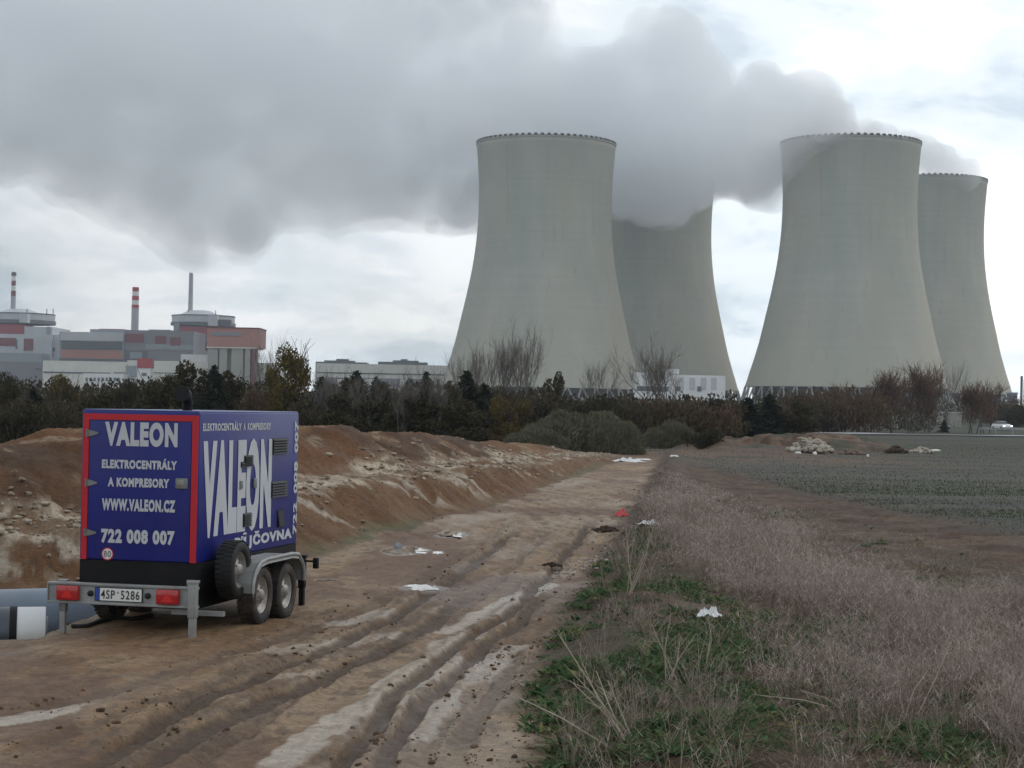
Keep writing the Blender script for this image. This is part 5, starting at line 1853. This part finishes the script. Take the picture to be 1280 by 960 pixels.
mb.add([(-.78, -0.95, .97), (.78, -0.95, .97), (.8, 1.75, 1.0), (-.8, 1.75, 1.0), (-.6, -0.2, 1.42), (.6, -0.2, 1.42), (.62, 1.1, 1.44), (-.62, 1.1, 1.44)], [(0, 1, 5, 4), (1, 2, 6, 5), (2, 3, 7, 6), (3, 0, 4, 7)])
mb.build('window', M_CARG, car)
mb = MB(); mb.box((-.64, -.24, 1.41), (.64, 1.14, 1.47), 0, 0.02); mb.build('roof', M_CARW, car)
for sx in (-1, 1):
    mb = MB(); mb.box((sx * .68 - .16, -2.12, .60), (sx * .68 + .16, -1.98, .76), 0, 0.04); mb.build('headlight', M_HEAD, car)
    for wy in (-1.3, 1.3):
        mb = MB(); mb.lathe([(0.01, -.1), (.28, -.1), (.31, -.07), (.31, .07), (.28, .1), (.01, .1)], 24, 'x', (sx * .78, wy, .31)); mb.build('wheel', M_RUBBERB, car)

# ------------------------------------------------------------------ grass and weeds
def blades(pos, h, lean, wid, ca, cb, rng, up=1.0, bend=0.35):
    n = len(pos)
    an = rng.random(n) * 2 * np.pi
    ld = np.stack([np.cos(an), np.sin(an), np.zeros(n)], -1) * lean[:, None]
    D0 = np.stack([ld[:, 0], ld[:, 1], np.full(n, up)], -1)
    D0 /= np.linalg.norm(D0, axis=1)[:, None]
    sa = rng.random(n) * 2 * np.pi
    sd = np.stack([np.cos(sa), np.sin(sa), np.zeros(n)], -1)
    mid = pos + D0 * (h * 0.55)[:, None]
    tip = mid + (D0 + ld * bend - np.array([0, 0, 1]) * (lean * bend * 0.6)[:, None]) * (h * 0.45)[:, None]
    w2 = wid[:, None] / 2
    V_ = np.stack([pos - sd * w2, pos + sd * w2, mid + sd * w2 * .8, mid - sd * w2 * .8, tip], 1).reshape(-1, 3)
    i = np.arange(n) * 5
    t_ = rng.random(n)[:, None]
    c = np.array(ca) + (np.array(cb) - np.array(ca)) * t_
    c = np.concatenate([np.repeat(c, 5, 0), np.ones((5 * n, 1))], 1)
    return V_, np.stack([i, i + 1, i + 2, i + 3], 1), np.stack([i + 3, i + 2, i + 4], 1), c, mid, tip
def joinb(parts):
    V_, Q, T, C, off = [], [], [], [], 0
    for v, q, t3, c in parts:
        V_.append(v); Q.append(q + off); T.append(t3 + off); C.append(c); off += len(v)
    return np.concatenate(V_), [np.concatenate(Q), np.concatenate(T)], np.concatenate(C)
def proj(x, y, z):
    d = np.stack([x, y, z - CAM_Z], -1)
    f_ = d @ np.array(fwd)
    return W0 / 2 + F * (d @ np.array(right)) / f_, H0 / 2 - F * (d @ np.array(up)) / f_
def in_poly(poly, px, py):
    poly = np.array(poly, float)
    ins = np.zeros(len(px), bool)
    for i in range(len(poly)):
        a, b = poly[i], poly[(i + 1) % len(poly)]
        c = ((a[1] > py) != (b[1] > py)) & (px < (b[0] - a[0]) * (py - a[1]) / (b[1] - a[1] + 1e-9) + a[0])
        ins ^= c
    return ins
# drifts of feathery seeding grass, and patches of green weeds, as plots on the verge
FLUFF = [GL(q_) for q_ in ([(795, 592), (850, 585), (900, 612), (960, 655), (1060, 722), (1120, 765), (1080, 800), (990, 790), (900, 742), (840, 715), (812, 668)],
                           [(1000, 850), (1050, 812), (1130, 790), (1300, 772), (1480, 790), (1480, 930), (1300, 905), (1120, 915), (1020, 905)],
                           [(1245, 925), (1300, 905), (1400, 920), (1400, 1000), (1260, 1000)],
                           [(868, 575), (890, 575), (905, 600), (940, 625), (900, 622), (875, 600)])]
GREEN = [GL(q_) for q_ in ([(700, 735), (745, 700), (800, 668), (850, 730), (905, 765), (925, 830), (985, 880), (900, 1000), (620, 1000), (645, 915), (690, 830)],
                           [(800, 1000), (830, 925), (930, 890), (1010, 880), (1110, 905), (1215, 935), (1215, 1000)],
                           [(1010, 800), (1060, 790), (1060, 830), (1010, 835)])]
def plots(polys, x, y, jit, rng):
    jx = x + (fbm(x * 1.1, y * 0.8, 3, 111) - 0.5) * 1.6 + rng.normal(size=len(x)) * jit
    jy = y + (fbm(x * 1.1 + 40, y * 0.8, 3, 112) - 0.5) * 3.2 + rng.normal(size=len(x)) * jit * 2
    r_ = np.zeros(len(x), bool)
    for p_ in polys: r_ |= in_poly(p_, jx, jy)
    return r_
rng = np.random.default_rng(21)
N = 420000
D_ = 9.3 * (75 / 9.3) ** rng.random(N)
u = rng.random(N)
ed = np.interp(D_, EDGE[:, 1], EDGE[:, 0])
x = ed + u * (0.36 * D_ + 0.3 - ed)
y = D_
de, se, _ = poly_dist(EDGE, x, y); e = -de * se
ds, ss, _ = poly_dist(STRIP, x, y); q = -ds * ss
wob = (fbm(x * 0.7, y * 0.7, 3, 11) - 0.5) * 1.2
pat = fbm(x * 1.1, y * 0.7, 4, 101)
fl = plots(FLUFF, x, y, 0.14, rng).astype(float)
gr_ = plots(GREEN, x, y, 0.10, rng).astype(float)
base_d = sstep(0.1, 1.0, e + 0.6 * wob) * sstep(0.9, 2.4, q + wob) * sstep(72, 55, y)
dens = base_d * (fl * (0.06 + 1.0 * sstep(0.38, 0.58, pat)) + (1 - fl) * (1 - 0.6 * gr_) * 0.20 * sstep(0.42, 0.60, pat))
keep = rng.random(N) < dens * 0.20
x, y, e, q, fl = x[keep], y[keep], e[keep], q[keep], fl[keep]
# bushy dead weeds: stems fanning out from one root
NC = 5200
Dc = 9.3 * (62 / 9.3) ** rng.random(NC)
ec = np.interp(Dc, EDGE[:, 1], EDGE[:, 0])
xc = ec + rng.random(NC) * (0.36 * Dc + 0.3 - ec)
dq, sq, _ = poly_dist(STRIP, xc, Dc); qc = -dq * sq
de, se, _ = poly_dist(EDGE, xc, Dc); ecd = -de * se
fc = plots(FLUFF, xc, Dc, 0.15, rng)
kc = (rng.random(NC) < np.where(fc, 0.95 * sstep(0.36, 0.56, fbm(xc * 0.75, Dc * 0.5, 3, 131)), 0.10)) & (qc > 1.2) & (ecd > 0.3)
xc, Dc, qc, ecd, fc = xc[kc], Dc[kc], qc[kc], ecd[kc], fc[kc]
per = 20
xb = np.repeat(xc, per) + rng.normal(size=len(xc) * per) * 0.03
yb = np.repeat(Dc, per) + rng.normal(size=len(xc) * per) * 0.03
nb_ = len(xb)
n0_ = len(x)
x, y = np.concatenate([x, xb]), np.concatenate([y, yb])
e, q = np.concatenate([e, np.repeat(ecd, per)]), np.concatenate([q, np.repeat(qc, per)])
fl = np.concatenate([fl, np.repeat(fc.astype(float), per)])
csz = np.concatenate([np.ones(n0_), np.repeat(0.7 + 0.7 * rng.random(len(xc)), per)])
z = hgts(x, y)
n = len(x)
tall = 0.35 + 1.5 * sstep(0.32, 0.68, fbm(x * 1.25, y * 1.0, 3, 102))
h = (0.10 + 0.36 * rng.random(n)) * tall * (0.4 + 0.6 * sstep(1.8, 5.0, q)) * (0.6 + 0.4 * fl)
h = np.where(np.arange(n) < n0_, h * 0.8, np.clip((0.24 + 0.26 * rng.random(n)) * csz * (0.45 + 0.55 * sstep(1.4, 4.5, q)), 0, 0.7))
wid = np.clip(0.0022 + y * 0.00013, 0, 0.011)
pos = np.stack([x, y, z - 0.01], -1)
v1, q1, t1, c1, mid, tip = blades(pos, h, np.where(np.arange(n) < n0_, 0.15 + 0.75 * rng.random(n) ** 2, 0.15 + 0.95 * rng.random(n)), wid * 1.1, (0.15, 0.115, 0.092), (0.38, 0.315, 0.26), rng)
# feathery seed heads: fine branchlets on the upper stems
kk = 6
sel = (rng.random(n) < 0.25 + 0.75 * fl)
ns = int(sel.sum())
P2 = np.repeat(pos[sel] * 0.25 + mid[sel] * 0.75, kk, 0)
P2 = P2 + (np.repeat(tip[sel], kk, 0) - P2) * rng.random((ns * kk, 1))
h2 = (0.030 + 0.075 * rng.random(ns * kk)) * np.repeat(0.6 + h[sel], kk)
tone = np.repeat(np.clip(0.5 * rng.random(ns) + 1.6 * (fbm(x[sel] * 1.6, y[sel] * 1.3, 3, 107) - 0.32), 0, 1.3), kk * 5)
v2, q2, t2, c2, _, _ = blades(P2, h2, 0.4 + 1.4 * rng.random(ns * kk), np.repeat(wid[sel], kk) * 0.85, (0.30, 0.24, 0.21), (0.58, 0.495, 0.44), rng, 0.7)
c2[:, :3] *= (0.62 + 0.75 * tone)[:, None]
# flattened straw between the stems
N3 = 90000
D3 = 9.3 * (50 / 9.3) ** rng.random(N3)
e3 = np.interp(D3, EDGE[:, 1], EDGE[:, 0])
x3 = e3 + rng.random(N3) * (0.36 * D3 + 0.3 - e3)
de, se, _ = poly_dist(EDGE, x3, D3); ds, ss, _ = poly_dist(STRIP, x3, D3)
k3 = rng.random(N3) < sstep(0.1, 0.8, -de * se) * (0.25 + 0.75 * sstep(0.8, 2.5, -ds * ss)) * sstep(-2.5, -1.0, -ds * ss) * sstep(0.3, 0.6, fbm(x3 * 1.2, D3 * 1.2, 3, 105))
x3, D3 = x3[k3], D3[k3]
n3_ = len(x3)
v3, q3, t3_, c3_, _, _ = blades(np.stack([x3, D3, hgts(x3, D3) + 0.01], -1), 0.06 + 0.16 * rng.random(n3_), 1.0 + 2.5 * rng.random(n3_), 0.0035 + D3 * 0.0002, (0.095, 0.068, 0.048), (0.28, 0.22, 0.165), rng, 0.55, 0.3)
vv, ff, cc = joinb([(v1, q1, t1, c1), (v2, q2, t2, c2), (v3, q3, t3_, c3_)])
o = np_mesh('dry_grass', vv, ff, M_BLADE, cc)
tag(o, 'dry mauve brown grass with fine seed heads covering the verge', 'dry grass', kind='stuff')

# green weeds and grass tufts of the verge
N = 50000
D_ = 9.3 * (40 / 9.3) ** rng.random(N)
ed = np.interp(D_, EDGE[:, 1], EDGE[:, 0])
x = ed + rng.random(N) * (0.36 * D_ + 0.3 - ed)
y = D_
de, se, _ = poly_dist(EDGE, x, y); e = -de * se
ds, ss, _ = poly_dist(STRIP, x, y); q = -ds * ss
pat = fbm(x * 0.9, y * 0.6, 4, 103)
gz_ = np.maximum(sstep(4.2, 1.4, e) * sstep(31, 22, y), sstep(14.0, 12.0, y))
gz_ = plots(GREEN, x, y, 0.08, rng).astype(float)
dens = sstep(-0.1, 0.4, e) * sstep(0.4, 1.0, q) * (gz_ * (0.10 + 0.90 * sstep(0.38, 0.54, pat)) + 0.10 * sstep(0.52, 0.66, pat))
keep = rng.random(N) < dens
x, y = x[keep], y[keep]
n = len(x)
k = 9
hs = hgts(x, y)
px_ = np.repeat(np.stack([x, y, hs], -1), k, 0) + rng.normal(size=(n * k, 3)) * np.array([0.035, 0.035, 0.0])
sz = np.repeat(0.045 + 0.09 * rng.random(n) ** 1.5, k) * (0.6 + 0.6 * rng.random(n * k))
wd = np.where(np.repeat(rng.random(n) < 0.5, k), sz * 0.32, sz * 0.08)
tone = np.repeat(rng.random(n), k)
v1, q1, t1, c1, _, _ = blades(px_, sz, 0.6 + 1.2 * rng.random(n * k), wd, (0.034, 0.080, 0.036), (0.115, 0.185, 0.085), rng, 0.75, 0.6)
c1[:, :3] *= (0.75 + 0.5 * np.repeat(tone, 5))[:, None]
c1[:, 0] *= 1 + 0.9 * np.repeat(tone, 5) ** 4
o = np_mesh('green_weeds', v1, [q1, t1], M_BLADE, c1)
tag(o, 'low green weeds and grass tufts between the dry grass and the road', 'weeds', kind='stuff')

# short sparse growth on the field
N = 120000
D_ = 26 * (150 / 26) ** rng.random(N)
x = rng.random(N) * (0.36 * D_ + 0.5)
y = D_
ds, ss, _ = poly_dist(STRIP, x, y); q = ds * ss
pat = fbm(x * 0.16, y * 0.3, 4, 85) + 0.10 * (fbm(x * 1.5, y * 1.5, 3, 86) - 0.5)
keep = (q > 1.3) & (rng.random(N) < 0.12 + 0.88 * sstep(0.44, 0.58, pat) * sstep(80, 45, y))
x, y = x[keep], y[keep]
n = len(x)
v1, q1, t1, c1, _, _ = blades(np.stack([x, y, hgts(x, y)], -1), (0.025 + 0.06 * rng.random(n)) * np.where(rng.random(n) < 0.01, 2.5, 1), 0.2 + 0.6 * rng.random(n), 0.006 + y * 0.00025, (0.042, 0.058, 0.027), (0.125, 0.105, 0.078), rng)
o = np_mesh('field_growth', v1, [q1, t1], M_BLADE, c1)
tag(o, 'thin short green and straw coloured growth on the ploughed field', 'field growth', kind='stuff')

# conspicuous dead stalks
M_STALK = mat('dead_stalk', (0.36, 0.30, 0.235), 0.85, 0.25, 6.0)
def stalks(px, py, tips, label, r=0.006):
    p = near_pt(px, py)
    o_ = MB()
    for tx_, ty_, dd in tips:
        b0 = Vector((rng.normal() * 0.05, rng.normal() * 0.05, -0.03))
        t_ = P(tx_, ty_, p.y + dd) - p
        ml = b0.lerp(t_, 0.5) + Vector((rng.normal() * .02, rng.normal() * .02, 0.03))
        o_.tube([b0, ml, t_], [r, r * 0.8, r * 0.35], 5)
        for k in range(5):
            f_ = 0.45 + 0.5 * rng.random()
            q_ = b0.lerp(t_, f_)
            e_ = q_ + (t_ - b0).normalized() * 0.08 + Vector(rng.normal(size=3)) * 0.05
            o_.tube([q_, e_], [r * 0.4, r * 0.2], 3)
    o = o_.build('dead_stalks', M_STALK)
    o.location = p
    return tag(o, label, 'dead stalks')
stalks(790, 930, [(700, 795, 0.3), (722, 815, 0.1), (745, 838, 0.4), (712, 850, 0.2), (705, 830, -0.2), (760, 850, 0.1)], 'bundle of long pale dead stalks leaning left over the weeds')
stalks(772, 938, [(628, 862, 0.4)], 'single long dead stalk lying flat towards the road')
stalks(842, 860, [(812, 775, 0.2), (826, 790, 0), (850, 800, 0.3), (868, 795, 0.2), (838, 770, 0.1)], 'fan of thin dead stalks in the middle of the verge')
stalks(790, 742, [(783, 660, 0.3), (795, 655, 0), (812, 662, 0.2), (820, 648, 0.1), (806, 690, 0)], 'upright pale stalks near the white scrap on the verge', 0.007)
stalks(886, 835, [(885, 768, 0.0), (890, 782, 0.1)], 'dry stem holding the white plastic bag')
stalks(1062, 885, [(940, 868, 0.2), (1000, 862, 0.1)], 'long pale stalk bent low across the right weeds')
stalks(1130, 900, [(1190, 800, 0.4), (1165, 830, 0.2), (1120, 830, 0.2), (1108, 850, 0)], 'pale dead stalks leaning right among the mauve grass')

# ------------------------------------------------------------------ steam
def mat_steam(name, dens, col, aniso=0.35):
    mm = bpy.data.materials.new(name)
    mm.use_nodes = True
    n = mm.node_tree.nodes
    n.clear()
    o = n.new('ShaderNodeOutputMaterial')
    v = n.new('ShaderNodeVolumePrincipled')
    v.inputs['Color'].default_value = tuple(col) + (1,)
    v.inputs['Density'].default_value = dens
    v.inputs['Anisotropy'].default_value = aniso
    mm.node_tree.links.new(v.outputs[0], o.inputs['Volume'])
    mm.cycles.homogeneous_volume = True
    return mm
POLY = np.array([(-160, 225), (-60, 235), (0, 238), (60, 250), (110, 268), (175, 300), (225, 332), (260, 342), (300, 340), (340, 308), (362, 286), (400, 290), (430, 303), (452, 284), (500, 283), (550, 290), (597, 292), (680, 290), (755, 266), (790, 276), (826, 290), (850, 280), (868, 264), (893, 246), (912, 244), (935, 256), (958, 262), (977, 252), (990, 215), (1010, 190), (1060, 182), (1120, 178), (1100, 162), (1066, 152), (1060, 128), (1040, 104), (1012, 92), (985, 98), (958, 78), (940, 80), (926, 104), (905, 80), (888, 52), (868, 24), (838, 14), (815, 4), (795, 14), (776, 44), (752, 60), (722, 58), (700, 44), (690, 0), (660, -60), (500, -110), (200, -130), (-160, -120)], float)
def poly_sdf(p):
    d = np.full(len(p), 1e9); ins = np.zeros(len(p), bool)
    for i in range(len(POLY)):
        a, b = POLY[i], POLY[(i + 1) % len(POLY)]
        ab = b - a
        t_ = np.clip(((p - a) @ ab) / (ab @ ab), 0, 1)
        d = np.minimum(d, np.hypot(*(p - a - t_[:, None] * ab).T))
        c = ((a[1] > p[:, 1]) != (b[1] > p[:, 1])) & (p[:, 0] < (b[0] - a[0]) * (p[:, 1] - a[1]) / (b[1] - a[1] + 1e-9) + a[0])
        ins ^= c
    return np.where(ins, d, -d)
rng = np.random.default_rng(33)
cand = np.stack([rng.uniform(-160, 1130, 5000), rng.uniform(-125, 345, 5000)], 1)
sd = poly_sdf(cand)
balls = []
for p_, d_ in zip(cand, sd):
    if d_ < 7: continue
    r_ = min(d_ * 1.02, rng.uniform(30, 62))
    if r_ > 24 and rng.random() > 0.35: continue
    D_ = np.interp(p_[0], [-160, 300, 700, 860, 960, 1060, 1120], [1120, 1150, 1165, 1130, 1085, 1040, 1060])
    D_ += rng.uniform(-1, 1) * (12 + d_ * 0.35)
    balls.append((p_[0], p_[1], r_, D_))
    if len(balls) > 620: break
# the plume of the rightmost tower, joining from behind, and the mouths of the towers
balls += [(1205, 217, 15, 1195), (1190, 213, 19, 1198), (1172, 205, 20, 1195), (1152, 198, 22, 1185), (1128, 186, 22, 1170), (1100, 178, 22, 1140), (1080, 172, 20, 1110), (1060, 172, 18, 1050), (1100, 172, 9, 1035), (1130, 170, 5, 1030),
          (690, 155, 30, 1085), (650, 150, 34, 1085), (622, 165, 18, 1080), (603, 178, 14, 1070), (680, 130, 45, 1095), (730, 150, 30, 1105),
          (962, 196, 36, 1030), (948, 222, 34, 1045), (985, 170, 34, 1024), (1015, 158, 30, 1024), (1042, 152, 24, 1030), (582, 160, 24, 1060), (606, 146, 26, 1052)]
def hull(name, balls, grow, voxel, amp, seed, mm, parent=None, smooth=7):
    bm_v, bm_f, off = [], [], 0
    for (px, py, r_, D_) in balls:
        c = np.array(P(px, py, D_)[:])
        rad = max(2.0, r_ / F * D_ * grow[0] + grow[1])
        bm_v.append(ICO_V * rad + c)
        bm_f.append(ICO_F + off)
        off += len(ICO_V)
    me = bpy.data.meshes.new('tmp')
    me.from_pydata(np.concatenate(bm_v).tolist(), [], np.concatenate(bm_f).tolist())
    o = bpy.data.objects.new('tmp', me); COL.objects.link(o)
    md = o.modifiers.new('r', 'REMESH'); md.mode = 'VOXEL'; md.voxel_size = voxel
    sm = o.modifiers.new('s', 'SMOOTH'); sm.iterations = smooth; sm.factor = 0.5
    bpy.context.view_layer.update()
    m2 = bpy.data.meshes.new_from_object(o.evaluated_get(bpy.context.evaluated_depsgraph_get()))
    bpy.data.objects.remove(o); bpy.data.meshes.remove(me)
    n_ = len(m2.vertices)
    co = np.empty(n_ * 3, np.float32); m2.vertices.foreach_get('co', co); co = co.reshape(-1, 3).astype(float)
    no = np.empty(n_ * 3, np.float32); m2.vertex_normals.foreach_get('vector', no); no = no.reshape(-1, 3)
    disp = 0
    for sc, a in ((26, 1.0), (12, 0.6), (6, 0.36), (3.2, 0.2)):
        nn = vn3(co[:, 0] / sc + seed, co[:, 1] / sc, co[:, 2] / sc, seed)
        disp = disp + a * (1 - 2 * np.abs(nn - 0.5) * 2)
    co = co + no * (disp * amp)[:, None]
    m2.vertices.foreach_set('co', co.astype(np.float32).ravel())
    m2.update()
    o = bpy.data.objects.new('tmp', m2); COL.objects.link(o)     # clean skin after the billows are pushed out
    md = o.modifiers.new('r', 'REMESH'); md.mode = 'VOXEL'; md.voxel_size = voxel * 0.85
    bpy.context.view_layer.update()
    m3 = bpy.data.meshes.new_from_object(o.evaluated_get(bpy.context.evaluated_depsgraph_get()))
    bpy.data.objects.remove(o); bpy.data.meshes.remove(m2)
    m2 = m3
    m2.materials.clear(); m2.materials.append(mm)
    m2.update()
    m2.name = name
    o = bpy.data.objects.new(name, m2); COL.objects.link(o)
    if parent: o.parent = parent
    return o
M_ST1 = mat_steam('steam_thin', 0.010, (0.974, 0.982, 0.994))
M_ST2 = mat_steam('steam_mid', 0.013, (0.974, 0.982, 0.994))
M_ST3 = mat_steam('steam_dense', 0.034, (0.974, 0.982, 0.994))
steam = hull('steam_plume', balls, (1.0, 1.5), 3.6, 2.6, 3, M_ST1)
tag(steam, 'grey steam pouring from the cooling towers and drifting to the upper left', 'steam', kind='stuff')
hull('middle_steam', balls, (0.94, -2.5), 4.0, 2.6, 5, M_ST2, steam)
hull('dense_steam', [(q_[0], q_[1], q_[2] * np.interp(q_[0], [520, 860], [0.25, 1.0]), q_[3]) for q_ in balls if q_[0] > 520 and not (q_[0] < 760 and q_[1] > 120 and q_[3] < 1110) and not (q_[0] < 1040 and 1020 <= q_[3] <= 1046 and q_[1] > 140)], (0.97, -1.0), 2.5, 4.3, 8, M_ST3, steam, 3)

# ------------------------------------------------------------------ haze
M_HAZE = mat_steam('haze_air', 0.00014, (0.82, 0.88, 0.95), 0.2)
mb = MB(); mb.box((-3200, -480, -3), (3200, 2260, 460))
o = mb.build('haze', M_HAZE)
tag(o, 'thin pale autumn haze filling the whole air', 'haze', kind='stuff')
# black hose lying under the trailer's left leg
M_HOSE = mat('black_hose', (0.012, 0.012, 0.012), 0.6)
mb = MB()
hp = [near_pt(a, b2) for a, b2 in ((78, 783), (92, 786), (108, 785), (126, 779), (142, 775), (165, 776), (190, 772))]
mb.tube([p + Vector((0, 0, 0.02)) for p in hp], 0.022, 8)
tag(mb.build('hose', M_HOSE), 'black hose lying on the mud under the rear of the trailer', 'hose')
